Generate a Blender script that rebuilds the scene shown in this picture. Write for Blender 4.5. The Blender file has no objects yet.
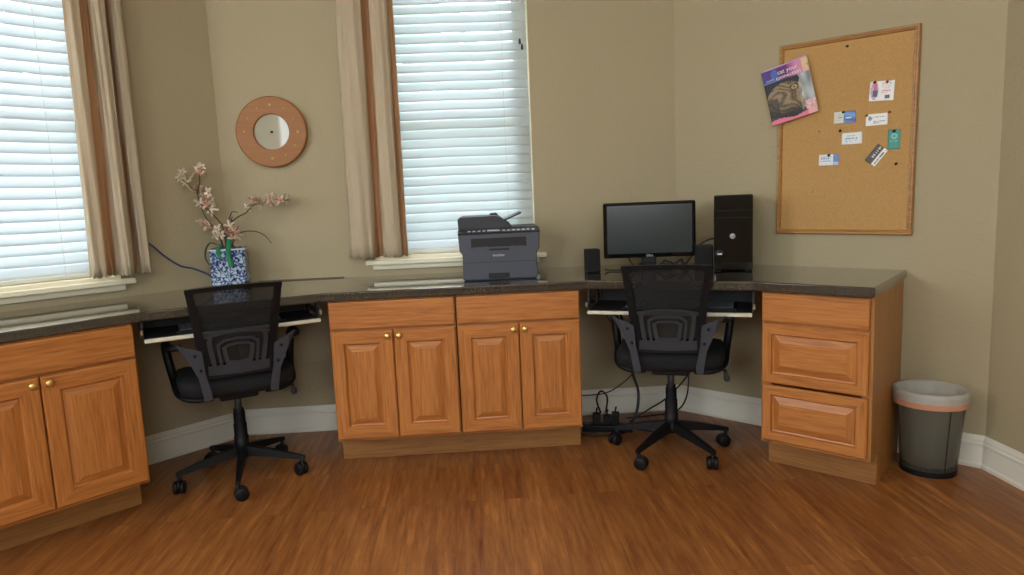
import bpy, bmesh, math, random
from mathutils import Vector, Matrix, noise
PI = math.pi
R = math.radians
random.seed(7)
SC = bpy.context.scene
COL = SC.collection
S = 1.1688          # every length below is multiplied by this at the end, which gives metres

# ------------------------------------------------------------------ helpers
def link(o, parent=None):
    COL.objects.link(o)
    if parent: o.parent = parent
    return o

class MB:
    """collects shapes of one mesh object"""
    def __init__(s): s.v = []; s.f = []; s.m = []; s.sm = []; s.c = []; s.cur = 0; s.smooth = False; s.col = None
    def mat(s, i, smooth=None):
        s.cur = i
        if smooth is not None: s.smooth = smooth
        return s
    def add(s, vs, fs, M=None):
        b = len(s.v)
        for p in vs:
            p = Vector(p)
            s.v.append(tuple(M @ p if M else p))
        for f in fs:
            s.f.append(tuple(b + i for i in f)); s.m.append(s.cur); s.sm.append(s.smooth); s.c.append(s.col)
        return s
    def bm(s, bm, M=None):
        bm.verts.index_update()
        vs = [v.co.copy() for v in bm.verts]; fs = [[v.index for v in f.verts] for f in bm.faces]
        bm.free(); return s.add(vs, fs, M)
    def box(s, x0, x1, y0, y1, z0, z1, bev=0, seg=1, M=None):
        bm = bmesh.new(); bmesh.ops.create_cube(bm, size=1)
        for v in bm.verts:
            v.co = Vector(((x0+x1)/2 + v.co.x*(x1-x0), (y0+y1)/2 + v.co.y*(y1-y0), (z0+z1)/2 + v.co.z*(z1-z0)))
        if bev: bmesh.ops.bevel(bm, geom=bm.edges[:], offset=bev, segments=seg, profile=.5, affect='EDGES')
        return s.bm(bm, M)
    def prism(s, poly, z0, z1, bev=0, seg=1, M=None):
        """poly in xy, extruded in z"""
        bm = bmesh.new()
        a = [bm.verts.new((x, y, z0)) for x, y in poly]; b = [bm.verts.new((x, y, z1)) for x, y in poly]
        n = len(poly)
        bm.faces.new(a[::-1]); bm.faces.new(b)
        for i in range(n): bm.faces.new((a[i], a[(i+1) % n], b[(i+1) % n], b[i]))
        bmesh.ops.recalc_face_normals(bm, faces=bm.faces[:])
        if bev: bmesh.ops.bevel(bm, geom=bm.edges[:], offset=bev, segments=seg, profile=.5, affect='EDGES')
        return s.bm(bm, M)
    def xz(s, poly, y0, y1, bev=0, seg=1, M=None):
        """poly in xz, extruded in y"""
        T = Matrix(((1, 0, 0, 0), (0, 0, 1, 0), (0, 1, 0, 0), (0, 0, 0, 1)))
        return s.prism(poly, y0, y1, bev, seg, (M @ T) if M else T)
    def yz(s, poly, x0, x1, bev=0, seg=1, M=None):
        T = Matrix(((0, 0, 1, 0), (1, 0, 0, 0), (0, 1, 0, 0), (0, 0, 0, 1)))
        return s.prism(poly, x0, x1, bev, seg, (M @ T) if M else T)
    def lathe(s, prof, n=24, M=None, arc=2*PI, cap=True):
        vs = []; fs = []
        full = abs(arc - 2*PI) < 1e-6
        cols = n if full else n + 1
        for j in range(cols):
            a = arc*j/n
            for r, z in prof: vs.append((r*math.cos(a), r*math.sin(a), z))
        k = len(prof)
        for j in range(n):
            for i in range(k-1):
                a, b = j*k+i, ((j+1) % cols)*k+i
                fs.append((a, b, b+1, a+1))
        s.add(vs, fs, M)
        return s
    def tube(s, pts, r, n=8, cap=True, flat=1.0, M=None):
        pts = [Vector(p) for p in pts]; m = len(pts); vs = []; fs = []
        rr = r if isinstance(r, (list, tuple)) else [r]*m
        t0 = (pts[1]-pts[0]).normalized()
        up = Vector((0, 0, 1)) if abs(t0.z) < .9 else Vector((0, 1, 0))
        nx = t0.cross(up).normalized()
        for i, p in enumerate(pts):
            t = ((pts[min(i+1, m-1)] - p).normalized() + (p - pts[max(i-1, 0)]).normalized())
            t = t.normalized() if t.length > 1e-6 else t0
            nx = (nx - t*nx.dot(t)).normalized(); ny = t.cross(nx)
            for j in range(n):
                a = 2*PI*j/n
                vs.append(p + nx*math.cos(a)*rr[i] + ny*math.sin(a)*rr[i]*flat)
        for i in range(m-1):
            for j in range(n):
                fs.append((i*n+j, i*n+(j+1) % n, (i+1)*n+(j+1) % n, (i+1)*n+j))
        if cap: fs.append(tuple(range(n))[::-1]); fs.append(tuple((m-1)*n+j for j in range(n)))
        return s.add(vs, fs, M)
    def ball(s, c, r, seg=12, ring=8, M=None):
        bm = bmesh.new(); bmesh.ops.create_uvsphere(bm, u_segments=seg, v_segments=ring, radius=1)
        r = r if isinstance(r, (list, tuple)) else (r, r, r)
        for v in bm.verts: v.co = Vector((c[0]+v.co.x*r[0], c[1]+v.co.y*r[1], c[2]+v.co.z*r[2]))
        return s.bm(bm, M)
    def build(s, name, mats, parent=None, fix=True):
        me = bpy.data.meshes.new(name); me.from_pydata(s.v, [], s.f)
        if not isinstance(mats, (list, tuple)): mats = [mats]
        for m in mats: me.materials.append(m)
        for p, mi, sm in zip(me.polygons, s.m, s.sm): p.material_index = mi; p.use_smooth = sm
        if any(c is not None for c in s.c):
            ca = me.color_attributes.new('Pattern', 'FLOAT_COLOR', 'CORNER')
            for p, c in zip(me.polygons, s.c):
                for li in p.loop_indices: ca.data[li].color = (*(c or (1, 1, 1)), 1)
        if fix:
            bm = bmesh.new(); bm.from_mesh(me)
            bmesh.ops.recalc_face_normals(bm, faces=bm.faces[:]); bm.to_mesh(me); bm.free()
        me.update()
        return link(bpy.data.objects.new(name, me), parent)

def tag(o, label=None, cat=None, group=None, kind=None):
    if label: o['label'] = label
    if cat: o['category'] = cat
    if group: o['group'] = group
    if kind: o['kind'] = kind
    return o
def thing(name, label, cat, loc=(0, 0, 0), rz=0, group=None):
    o = bpy.data.objects.new(name, None); o.location = loc; o.rotation_euler = (0, 0, rz)
    o.empty_display_size = .05
    link(o); return tag(o, label, cat, group)
def copy_tree(o, parent=None):
    c = o.copy(); COL.objects.link(c)
    if parent: c.parent = parent
    for ch in list(o.children): copy_tree(ch, c)
    return c
def at(o, loc, rz=0): o.location = loc; o.rotation_euler = (0, 0, rz); return o
def spline(pts, n=6):
    """catmull-rom through pts"""
    P = [Vector(p) for p in pts]; P = [2*P[0]-P[1]] + P + [2*P[-1]-P[-2]]; out = []
    for i in range(1, len(P)-2):
        for k in range(n):
            t = k/n; a, b, c, d = P[i-1], P[i], P[i+1], P[i+2]
            out.append(.5*((2*b) + (c-a)*t + (2*a-5*b+4*c-d)*t*t + (3*b-a-3*c+d)*t**3))
    out.append(P[-2]); return out
def text(s, size, mat, parent, name, M, ext=.0008):
    cu = bpy.data.curves.new(name, 'FONT'); cu.body = s; cu.size = size; cu.extrude = ext; cu.align_x = 'CENTER'; cu.align_y = 'CENTER'
    cu.resolution_u = 3
    o = bpy.data.objects.new(name, cu); COL.objects.link(o)
    bpy.context.view_layer.update()
    me = bpy.data.meshes.new_from_object(o.evaluated_get(bpy.context.evaluated_depsgraph_get()))
    me.transform(M); me.materials.clear(); me.materials.append(mat); me.name = name
    bpy.data.objects.remove(o); bpy.data.curves.remove(cu)
    n = link(bpy.data.objects.new(name, me), parent); return n
FRONT = Matrix.Rotation(R(90), 4, 'X')      # text lying in xy -> stands up, facing -y

# ------------------------------------------------------------------ materials
def sr(r, g, b):
    f = lambda c: ((c/255+.055)/1.055)**2.4 if c > 10 else c/255/12.92
    return (f(r), f(g), f(b))
def mat(name, col, rough=.5, metal=0, bump=0, bscale=60, var=0, vscale=8, spec=.5, coat=0, trans=0):
    m = bpy.data.materials.new(name); m.use_nodes = True
    n = m.node_tree.nodes; l = m.node_tree.links; b = n['Principled BSDF']
    b.inputs['Base Color'].default_value = (*col, 1); b.inputs['Roughness'].default_value = rough
    b.inputs['Metallic'].default_value = metal; b.inputs['Specular IOR Level'].default_value = spec
    b.inputs['Coat Weight'].default_value = coat; b.inputs['Transmission Weight'].default_value = trans
    tc = n.new('ShaderNodeTexCoord')
    if var:
        t = n.new('ShaderNodeTexNoise'); t.inputs['Scale'].default_value = vscale; t.inputs['Detail'].default_value = 4
        l.new(tc.outputs['Object'], t.inputs['Vector'])
        r = n.new('ShaderNodeValToRGB'); r.color_ramp.elements[0].position = .3; r.color_ramp.elements[1].position = .7
        r.color_ramp.elements[0].color = (*[c*(1-var) for c in col], 1); r.color_ramp.elements[1].color = (*[min(1, c*(1+var)) for c in col], 1)
        l.new(t.outputs['Fac'], r.inputs['Fac']); l.new(r.outputs['Color'], b.inputs['Base Color'])
    if bump:
        t = n.new('ShaderNodeTexNoise'); t.inputs['Scale'].default_value = bscale; t.inputs['Detail'].default_value = 3
        l.new(tc.outputs['Object'], t.inputs['Vector'])
        p = n.new('ShaderNodeBump'); p.inputs['Strength'].default_value = bump; p.inputs['Distance'].default_value = .004
        l.new(t.outputs['Fac'], p.inputs['Height']); l.new(p.outputs['Normal'], b.inputs['Normal'])
    return m
def oak(name, vertical, dark, mid, light, rough=.34):
    m = bpy.data.materials.new(name); m.use_nodes = True
    n = m.node_tree.nodes; l = m.node_tree.links; b = n['Principled BSDF']; b.inputs['Roughness'].default_value = rough
    tc = n.new('ShaderNodeTexCoord'); mp = n.new('ShaderNodeMapping')
    sc = (22, 22, 1.3) if vertical else (1.3, 22, 22)
    mp.inputs['Scale'].default_value = sc
    oi = n.new('ShaderNodeObjectInfo'); mu = n.new('ShaderNodeVectorMath'); mu.operation = 'ADD'
    cm = n.new('ShaderNodeCombineXYZ'); m7 = n.new('ShaderNodeMath'); m7.operation = 'MULTIPLY'; m7.inputs[1].default_value = 9
    l.new(oi.outputs['Random'], m7.inputs[0]); [l.new(m7.outputs[0], cm.inputs[i]) for i in range(3)]
    l.new(tc.outputs['Object'], mu.inputs[0]); l.new(cm.outputs[0], mu.inputs[1]); l.new(mu.outputs[0], mp.inputs['Vector'])
    a = n.new('ShaderNodeTexNoise'); a.inputs['Scale'].default_value = .55; a.inputs['Detail'].default_value = 3; a.inputs['Distortion'].default_value = 1.2
    l.new(mp.outputs[0], a.inputs['Vector'])
    s_ = n.new('ShaderNodeMath'); s_.operation = 'MULTIPLY'; s_.inputs[1].default_value = 26
    sn = n.new('ShaderNodeMath'); sn.operation = 'SINE'
    l.new(a.outputs['Fac'], s_.inputs[0]); l.new(s_.outputs[0], sn.inputs[0])
    f = n.new('ShaderNodeTexNoise'); f.inputs['Scale'].default_value = 6; f.inputs['Detail'].default_value = 5
    l.new(mp.outputs[0], f.inputs['Vector'])
    mx = n.new('ShaderNodeMath'); mx.operation = 'MULTIPLY_ADD'; mx.inputs[1].default_value = .09
    l.new(sn.outputs[0], mx.inputs[0]); l.new(f.outputs['Fac'], mx.inputs[2])
    r = n.new('ShaderNodeValToRGB'); e = r.color_ramp.elements
    e[0].position = .2; e[0].color = (*dark, 1); e[1].position = .86; e[1].color = (*light, 1)
    k = e.new(.5); k.color = (*mid, 1)
    l.new(mx.outputs[0], r.inputs['Fac']); l.new(r.outputs['Color'], b.inputs['Base Color'])
    p = n.new('ShaderNodeBump'); p.inputs['Strength'].default_value = .12; p.inputs['Distance'].default_value = .002
    l.new(f.outputs['Fac'], p.inputs['Height']); l.new(p.outputs['Normal'], b.inputs['Normal'])
    return m
OAKC = (sr(146, 88, 40), sr(179, 112, 54), sr(196, 132, 68))
M_oakv = oak('oak_vertical', True, *OAKC); M_oakh = oak('oak_horizontal', False, *OAKC)
M_kick = oak('oak_toe_kick', False, sr(128, 82, 40), sr(150, 102, 52), sr(164, 116, 62), .5)
M_side = oak('oak_side_panel', True, sr(150, 98, 46), sr(170, 116, 58), sr(184, 130, 68), .42)

def m_wall():
    m = mat('painted_wall', sr(172, 158, 127), .62, spec=.3)
    n = m.node_tree.nodes; l = m.node_tree.links; b = n['Principled BSDF']
    tc = n.new('ShaderNodeTexCoord'); t = n.new('ShaderNodeTexNoise'); t.inputs['Scale'].default_value = 42; t.inputs['Detail'].default_value = 4; t.inputs['Roughness'].default_value = .6
    l.new(tc.outputs['Object'], t.inputs['Vector'])
    r = n.new('ShaderNodeValToRGB'); r.color_ramp.elements[0].position = .42; r.color_ramp.elements[1].position = .62
    l.new(t.outputs['Fac'], r.inputs['Fac'])
    p = n.new('ShaderNodeBump'); p.inputs['Strength'].default_value = .22; p.inputs['Distance'].default_value = .004
    l.new(r.outputs['Color'], p.inputs['Height']); l.new(p.outputs['Normal'], b.inputs['Normal'])
    return m
M_wall = m_wall()
M_ceil = mat('ceiling_paint', sr(215, 208, 190), .8)
M_white = mat('white_trim_paint', sr(226, 222, 208), .38, bump=.03, bscale=20)
M_sill = mat('sill_paint', sr(240, 232, 205), .3, bump=.03, bscale=20)

def m_floor():
    m = bpy.data.materials.new('wood_laminate_floor'); m.use_nodes = True
    n = m.node_tree.nodes; l = m.node_tree.links; b = n['Principled BSDF']
    tc = n.new('ShaderNodeTexCoord'); mp = n.new('ShaderNodeMapping')
    mp.inputs['Rotation'].default_value = (0, 0, R(-93.5))
    l.new(tc.outputs['Object'], mp.inputs['Vector'])
    br = n.new('ShaderNodeTexBrick'); br.inputs['Scale'].default_value = 1; br.inputs['Mortar Size'].default_value = .0012
    br.inputs['Brick Width'].default_value = 1.1; br.inputs['Row Height'].default_value = .105; br.offset = .37
    br.inputs['Color1'].default_value = (0, 0, 0, 1); br.inputs['Color2'].default_value = (1, 1, 1, 1); br.inputs['Mortar'].default_value = (.5, .5, .5, 1)
    br.inputs['Bias'].default_value = 0
    l.new(mp.outputs[0], br.inputs['Vector'])
    # grain: stretched along the planks (x after mapping), shifted per plank
    ad = n.new('ShaderNodeVectorMath'); ad.operation = 'MULTIPLY_ADD'; ad.inputs[1].default_value = (7, 5, 3)
    l.new(br.outputs['Color'], ad.inputs[0]); l.new(mp.outputs[0], ad.inputs[2])
    m2 = n.new('ShaderNodeMapping'); m2.inputs['Scale'].default_value = (.9, 9, 1); l.new(ad.outputs[0], m2.inputs['Vector'])
    a = n.new('ShaderNodeTexNoise'); a.inputs['Scale'].default_value = .8; a.inputs['Detail'].default_value = 3; a.inputs['Distortion'].default_value = 1.5
    l.new(m2.outputs[0], a.inputs['Vector'])
    s1 = n.new('ShaderNodeMath'); s1.operation = 'MULTIPLY'; s1.inputs[1].default_value = 16
    s2 = n.new('ShaderNodeMath'); s2.operation = 'SINE'; l.new(a.outputs['Fac'], s1.inputs[0]); l.new(s1.outputs[0], s2.inputs[0])
    f = n.new('ShaderNodeTexNoise'); f.inputs['Scale'].default_value = 4; f.inputs['Detail'].default_value = 6; f.inputs['Roughness'].default_value = .65
    l.new(m2.outputs[0], f.inputs['Vector'])
    mx = n.new('ShaderNodeMath'); mx.operation = 'MULTIPLY_ADD'; mx.inputs[1].default_value = .035
    l.new(s2.outputs[0], mx.inputs[0]); l.new(f.outputs['Fac'], mx.inputs[2])
    mb = n.new('ShaderNodeMath'); mb.operation = 'MULTIPLY_ADD'; mb.inputs[1].default_value = .13
    l.new(br.outputs['Color'], mb.inputs[0]); l.new(mx.outputs[0], mb.inputs[2])
    r = n.new('ShaderNodeValToRGB'); e = r.color_ramp.elements
    e[0].position = .26; e[0].color = (*sr(100, 54, 26), 1); e[1].position = .86; e[1].color = (*sr(190, 122, 66), 1)
    k = e.new(.47); k.color = (*sr(130, 77, 38), 1); k = e.new(.66); k.color = (*sr(152, 97, 48), 1)
    l.new(mb.outputs[0], r.inputs['Fac'])
    dk = n.new('ShaderNodeMixRGB'); dk.blend_type = 'MULTIPLY'; dk.inputs['Color2'].default_value = (.62, .58, .55, 1)
    l.new(br.outputs['Fac'], dk.inputs['Fac']); l.new(r.outputs['Color'], dk.inputs['Color1'])
    l.new(dk.outputs[0], b.inputs['Base Color'])
    b.inputs['Roughness'].default_value = .36; b.inputs['Specular IOR Level'].default_value = .45
    p = n.new('ShaderNodeBump'); p.inputs['Strength'].default_value = .08; p.inputs['Distance'].default_value = .002
    l.new(f.outputs['Fac'], p.inputs['Height']); l.new(p.outputs['Normal'], b.inputs['Normal'])
    return m
M_floor = m_floor()

def m_counter():
    m = mat('speckled_laminate', sr(72, 64, 54), .10, spec=.7, coat=.9); m.node_tree.nodes['Principled BSDF'].inputs['Coat Roughness'].default_value = .04; m.node_tree.nodes['Principled BSDF'].inputs['Coat IOR'].default_value = 1.5
    n = m.node_tree.nodes; l = m.node_tree.links; b = n['Principled BSDF']
    tc = n.new('ShaderNodeTexCoord'); t = n.new('ShaderNodeTexNoise'); t.inputs['Scale'].default_value = 100; t.inputs['Detail'].default_value = 3
    t2 = n.new('ShaderNodeTexNoise'); t2.inputs['Scale'].default_value = 14; t2.inputs['Detail'].default_value = 4
    l.new(tc.outputs['Object'], t.inputs['Vector']); l.new(tc.outputs['Object'], t2.inputs['Vector'])
    mx = n.new('ShaderNodeMath'); mx.operation = 'MULTIPLY_ADD'; mx.inputs[1].default_value = .5
    l.new(t2.outputs['Fac'], mx.inputs[0]); l.new(t.outputs['Fac'], mx.inputs[2])
    r = n.new('ShaderNodeValToRGB'); e = r.color_ramp.elements
    e[0].position = .5; e[0].color = (*sr(42, 36, 31), 1); e[1].position = 1; e[1].color = (*sr(64, 55, 45), 1)
    l.new(mx.outputs[0], r.inputs['Fac']); l.new(r.outputs['Color'], b.inputs['Base Color'])
    return m
M_counter = m_counter()
M_brass = mat('brass', sr(226, 192, 120), .32, .9)
M_black = mat('black_plastic', sr(12, 13, 16), .5, spec=.3)
M_blackg = mat('glossy_black_plastic', sr(9, 9, 11), .06)
M_dgrey = mat('dark_grey_plastic', sr(52, 54, 58), .45, bump=.04, bscale=200)
M_fabric = mat('black_seat_fabric', sr(13, 14, 18), .9, bump=.25, bscale=300, var=.25, vscale=200)
M_grey = mat('grey_plastic', sr(56, 60, 68), .42)
M_lumbar = mat('lumbar_plastic', sr(46, 50, 57), .4)
M_chrome = mat('chrome', sr(190, 190, 190), .2, 1)
M_cream = mat('cream_laminate_edge', sr(205, 200, 180), .45)
M_tray = mat('dark_tray', sr(30, 31, 33), .5)
M_printer = mat('printer_blue_grey_plastic', sr(66, 69, 80), .5, bump=.03, bscale=300)
M_printerd = mat('printer_dark_plastic', sr(36, 35, 42), .5, bump=.03, bscale=300)
M_slot = mat('dark_slot', sr(14, 13, 16), .6)
M_logo = mat('silver_print', sr(190, 192, 196), .4)
M_paint = None
def m_attr(name, rough, var=0):
    m = mat(name, (1, 1, 1), rough)
    n = m.node_tree.nodes; l = m.node_tree.links; a = n.new('ShaderNodeAttribute'); a.attribute_name = 'Pattern'
    l.new(a.outputs['Color'], n['Principled BSDF'].inputs['Base Color']); return m
M_print = m_attr('printed_paper', .35)
M_gloss = m_attr('glossy_magazine_paper', .5)
M_paper = mat('paper', sr(232, 228, 218), .6)
M_textw = mat('white_lettering', sr(240, 225, 240), .5)

def m_translucent(name, col, tcol, fac, rough=.5, bump=0, weave=False, transp=0):
    m = bpy.data.materials.new(name); m.use_nodes = True
    n = m.node_tree.nodes; l = m.node_tree.links; b = n['Principled BSDF']; out = n['Material Output']
    b.inputs['Base Color'].default_value = (*col, 1); b.inputs['Roughness'].default_value = rough
    t = n.new('ShaderNodeBsdfTranslucent'); t.inputs['Color'].default_value = (*tcol, 1)
    mx = n.new('ShaderNodeMixShader'); mx.inputs[0].default_value = fac
    l.new(b.outputs[0], mx.inputs[1]); l.new(t.outputs[0], mx.inputs[2])
    o = mx
    if transp:
        tr = n.new('ShaderNodeBsdfTransparent'); m3 = n.new('ShaderNodeMixShader'); m3.inputs[0].default_value = transp
        l.new(mx.outputs[0], m3.inputs[1]); l.new(tr.outputs[0], m3.inputs[2]); o = m3
    l.new(o.outputs[0], out.inputs['Surface'])
    if bump:
        tc = n.new('ShaderNodeTexCoord'); w = n.new('ShaderNodeTexNoise'); w.inputs['Scale'].default_value = 70; w.inputs['Detail'].default_value = 4
        l.new(tc.outputs['Object'], w.inputs['Vector'])
        p = n.new('ShaderNodeBump'); p.inputs['Strength'].default_value = bump; p.inputs['Distance'].default_value = .004
        l.new(w.outputs['Fac'], p.inputs['Height']); l.new(p.outputs['Normal'], b.inputs['Normal'])
    return m
M_slat = m_translucent('blind_slat', sr(228, 232, 235), sr(236, 242, 246), .45, .4)
M_linen = m_translucent('linen_curtain', sr(206, 192, 164), sr(216, 164, 112), .28, .85, .3)
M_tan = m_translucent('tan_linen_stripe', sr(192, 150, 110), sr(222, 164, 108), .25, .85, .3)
M_lining = m_translucent('curtain_lining', sr(214, 200, 170), sr(230, 200, 150), .25, .8, .15)
M_bag = m_translucent('thin_white_bag', sr(214, 210, 200), sr(220, 215, 205), .3, .35, .5, transp=.12)
M_bagband = m_translucent('salmon_drawstring', sr(222, 160, 128), sr(222, 160, 128), .2, .5, .2)
M_smoke = m_translucent('smoky_bin_plastic', sr(104, 104, 94), sr(150, 150, 136), .4, .2, transp=.55)

def m_glass():
    m = bpy.data.materials.new('window_glass'); m.use_nodes = True
    n = m.node_tree.nodes; l = m.node_tree.links; n.remove(n['Principled BSDF'])
    g = n.new('ShaderNodeBsdfGlossy'); g.inputs['Roughness'].default_value = .02; t = n.new('ShaderNodeBsdfTransparent')
    mx = n.new('ShaderNodeMixShader'); mx.inputs[0].default_value = .07
    l.new(t.outputs[0], mx.inputs[1]); l.new(g.outputs[0], mx.inputs[2]); l.new(mx.outputs[0], n['Material Output'].inputs['Surface'])
    return m
M_glass = m_glass()
def m_mesh():
    """fine woven see-through net, the strands spaced closer than a pixel"""
    m = bpy.data.materials.new('chair_mesh_fabric'); m.use_nodes = True
    n = m.node_tree.nodes; l = m.node_tree.links; b = n['Principled BSDF']
    b.inputs['Base Color'].default_value = (*sr(18, 19, 21), 1); b.inputs['Roughness'].default_value = .8
    t = n.new('ShaderNodeBsdfTransparent'); mx = n.new('ShaderNodeMixShader'); mx.inputs[0].default_value = .17
    l.new(b.outputs[0], mx.inputs[1]); l.new(t.outputs[0], mx.inputs[2]); l.new(mx.outputs[0], n['Material Output'].inputs['Surface'])
    return m
M_mesh = m_mesh()

# ------------------------------------------------------------------ room frame
TH = R(3.0355)
AN = [TH + R(45), TH, TH - R(45), TH - R(90)]
A = Vector((-1.36296, 3.34586)); B = Vector((.83708, 3.46252)); Cc = Vector((1.82255, 2.57631))
OR = [A, A, B, Cc]
def U(k): return Vector((math.cos(AN[k]), math.sin(AN[k])))
def N(k): return Vector((-math.sin(AN[k]), math.cos(AN[k])))
def W(k, s, d, z=0):
    """point at s along wall k, d into the room"""
    p = OR[k] + U(k)*s - N(k)*d; return Vector((p.x, p.y, z))
H = .77; TOPT = .037; CEIL = 2.6
LW = 2.2
E0 = A - U(0)*LW                     # far end of the left bay wall
LL = E0 - Vector((N(1).x, N(1).y))*2.6          # left wall runs towards the camera
RR = Cc + U(3)*4.2
BL = LL - N(1)*0; 
# close the room behind the camera
back_left = E0 - N(1)*3.5; back_right = Cc - N(1)*4.2
room = [A, B, Cc, back_right, back_left, E0]
def inside_frame(k): return Matrix.Translation((OR[k].x, OR[k].y, 0)) @ Matrix.Rotation(AN[k], 4, 'Z')
def wall(name, p, q, holes=(), th=.13):
    """p -> q along the wall with the room on the right-hand side; holes (s0,s1,z0,z1) measured from p"""
    L = (q-p).length; a = math.atan2((q-p).y, (q-p).x)
    m = MB(); xs = sorted({0, L, *[h[0] for h in holes], *[h[1] for h in holes]}); zs = sorted({0, CEIL, *[h[2] for h in holes], *[h[3] for h in holes]})
    for i in range(len(xs)-1):
        for j in range(len(zs)-1):
            cx, cz = (xs[i]+xs[i+1])/2, (zs[j]+zs[j+1])/2
            if any(h[0] < cx < h[1] and h[2] < cz < h[3] for h in holes): continue
            m.box(xs[i] - (th*.414 if i == 0 else 0)*0, xs[i+1], 0, th, zs[j], zs[j+1])
    o = m.build(name, M_wall); bm = bmesh.new(); bm.from_mesh(o.data); bmesh.ops.remove_doubles(bm, verts=bm.verts[:], dist=1e-5)
    # drop the doubled inner faces between neighbouring blocks
    seen = {}
    for f in bm.faces: seen.setdefault(tuple(sorted(v.index for v in f.verts)), []).append(f)
    bm.verts.index_update(); bmesh.ops.delete(bm, geom=[f for g in seen.values() if len(g) > 1 for f in g], context='FACES')
    bm.to_mesh(o.data); bm.free()
    at(o, (p.x, p.y, 0), a); tag(o, kind='structure'); return o
WZ0, WZ1 = .855, 2.38
W1a, W1b = .70, 1.492           # centre window opening along wall 1
W0a, W0b = -1.292, -.50         # left window opening along wall 0 (measured from the corner)
wall('wall_front_left', E0, A, [(LW+W0a, LW+W0b, WZ0, WZ1)])
wall('wall_front', A, B, [(W1a, W1b, WZ0, WZ1)])
wall('wall_front_right', B, Cc)
wall('wall_right', Cc, back_right)
BWL = (back_left-back_right).length
wall('wall_back', back_right, back_left, [(1.0, 2.2, 1.2, 2.4), (3.0, 4.2, 1.2, 2.4)])
wall('wall_left', back_left, E0, [(.55, 1.55, 1.2, 2.4), (2.15, 2.95, 1.2, 2.4)])
# corner posts closing the wedges outside the angled walls are the walls' own mitres: floor and ceiling run past them
def slab(name, m_, z0, z1):
    c = sum(room, Vector((0, 0)))/len(room)
    m = MB(); m.prism([tuple(c + (p-c)*1.06) for p in room], z0, z1)
    return tag(m.build(name, m_), kind='structure')
slab('floor', M_floor, -.05, 0); slab('ceiling', M_ceil, CEIL, CEIL+.05)

# baseboards: moulded profile
def baseboard(name, p, q, a0=0, a1=0):
    L = (q-p).length; a = math.atan2((q-p).y, (q-p).x)
    prof = [(0, 0), (-.018, 0), (-.019, .012), (-.013, .02), (-.012, .088), (-.015, .092), (-.015, .098), (-.010, .104), (-.010, .112), (-.006, .120), (-.004, .127), (0, .129)]
    vs = []; fs = []; n = len(prof)
    for e, aa in ((0, a0), (L, a1)):
        for y, z in prof: vs.append((e + y*aa*(1 if e == 0 else -1)*-1, y, z))
    for i in range(n): fs.append((i, (i+1) % n, n+(i+1) % n, n+i))
    fs.append(tuple(range(n))); fs.append(tuple(range(2*n-1, n-1, -1)))
    m = MB(); m.add(vs, fs); o = m.build(name, M_white); at(o, (p.x, p.y, 0), a); return tag(o, kind='structure')
t22 = math.tan(R(22.5))
baseboard('baseboard_front_left', E0, A, 0, t22)
baseboard('baseboard_front', A, B, t22, t22)
baseboard('baseboard_front_right', B, Cc, t22, t22)
baseboard('baseboard_right', Cc, back_right, t22, 0)
baseboard('baseboard_left', back_left, E0); baseboard('baseboard_back', back_right, back_left)

# windows: frame, sashes, glass, stool (sill)
def window(name, k, s0, s1, zmid, sill=(.045, .05)):
    root = bpy.data.objects.new(name, None); link(root); tag(root, kind='structure'); o = OR[k]; at(root, (o.x, o.y, 0), AN[k])
    m = MB(); t = .035
    for x0, x1 in ((s0, s0+t), (s1-t, s1)): m.box(x0, x1, .075, .125, WZ0, WZ1, .003)
    m.box(s0, s1, .075, .125, WZ1-t, WZ1, .003); m.box(s0, s1, .075, .125, WZ0, WZ0+t, .003)
    m.build('window_frame', M_white, root)
    for nm, z0, z1, y in (('lower_sash', WZ0+t, zmid+.02, .082), ('upper_sash', zmid-.02, WZ1-t, .102)):
        m = MB(); r = .035
        m.box(s0+t, s1-t, y, y+.02, z0, z0+r); m.box(s0+t, s1-t, y, y+.02, z1-r, z1)
        m.box(s0+t, s0+t+r, y, y+.02, z0, z1); m.box(s1-t-r, s1-t, y, y+.02, z0, z1)
        so = m.build(nm, M_white, root)
        g = MB(); g.box(s0+t+r, s1-t-r, y+.008, y+.012, z0+r, z1-r); g.build('pane', M_glass, so)
    m = MB()
    m.box(s0, s1, -.002, .075, WZ0-.0, WZ0+.012)                    # flat part of the stool inside the opening
    m.prism([(s0-sill[0], .0), (s0-sill[0], -.045), (s0-sill[0]+.006, -.05), (s1+sill[1]-.006, -.05), (s1+sill[1], -.045), (s1+sill[1], 0)], WZ0-.028, WZ0-.006, .004, 2)
    m.box(s0-.015, s1+.015, -.018, 0, WZ0-.055, WZ0-.028, .005, 2)
    m.box(s0-.0, s1+.0, -.02, .0, WZ0-.01, WZ0+.012, .005, 2)
    m.build('window_sill', M_sill, root)
    m = MB(); m.box(s0+.0005, s0+.004, 0, .075, WZ0+.012, WZ1); m.box(s1-.004, s1-.0005, 0, .075, WZ0+.012, WZ1); m.box(s0+.004, s1-.004, 0, .075, WZ1-.004, WZ1-.0005); m.build('jamb_lining', M_sill, root)
    return root
window('window_1', 0, W0a, W0b, 1.527)
window('window_2', 1, W1a, W1b, 1.527)

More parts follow.
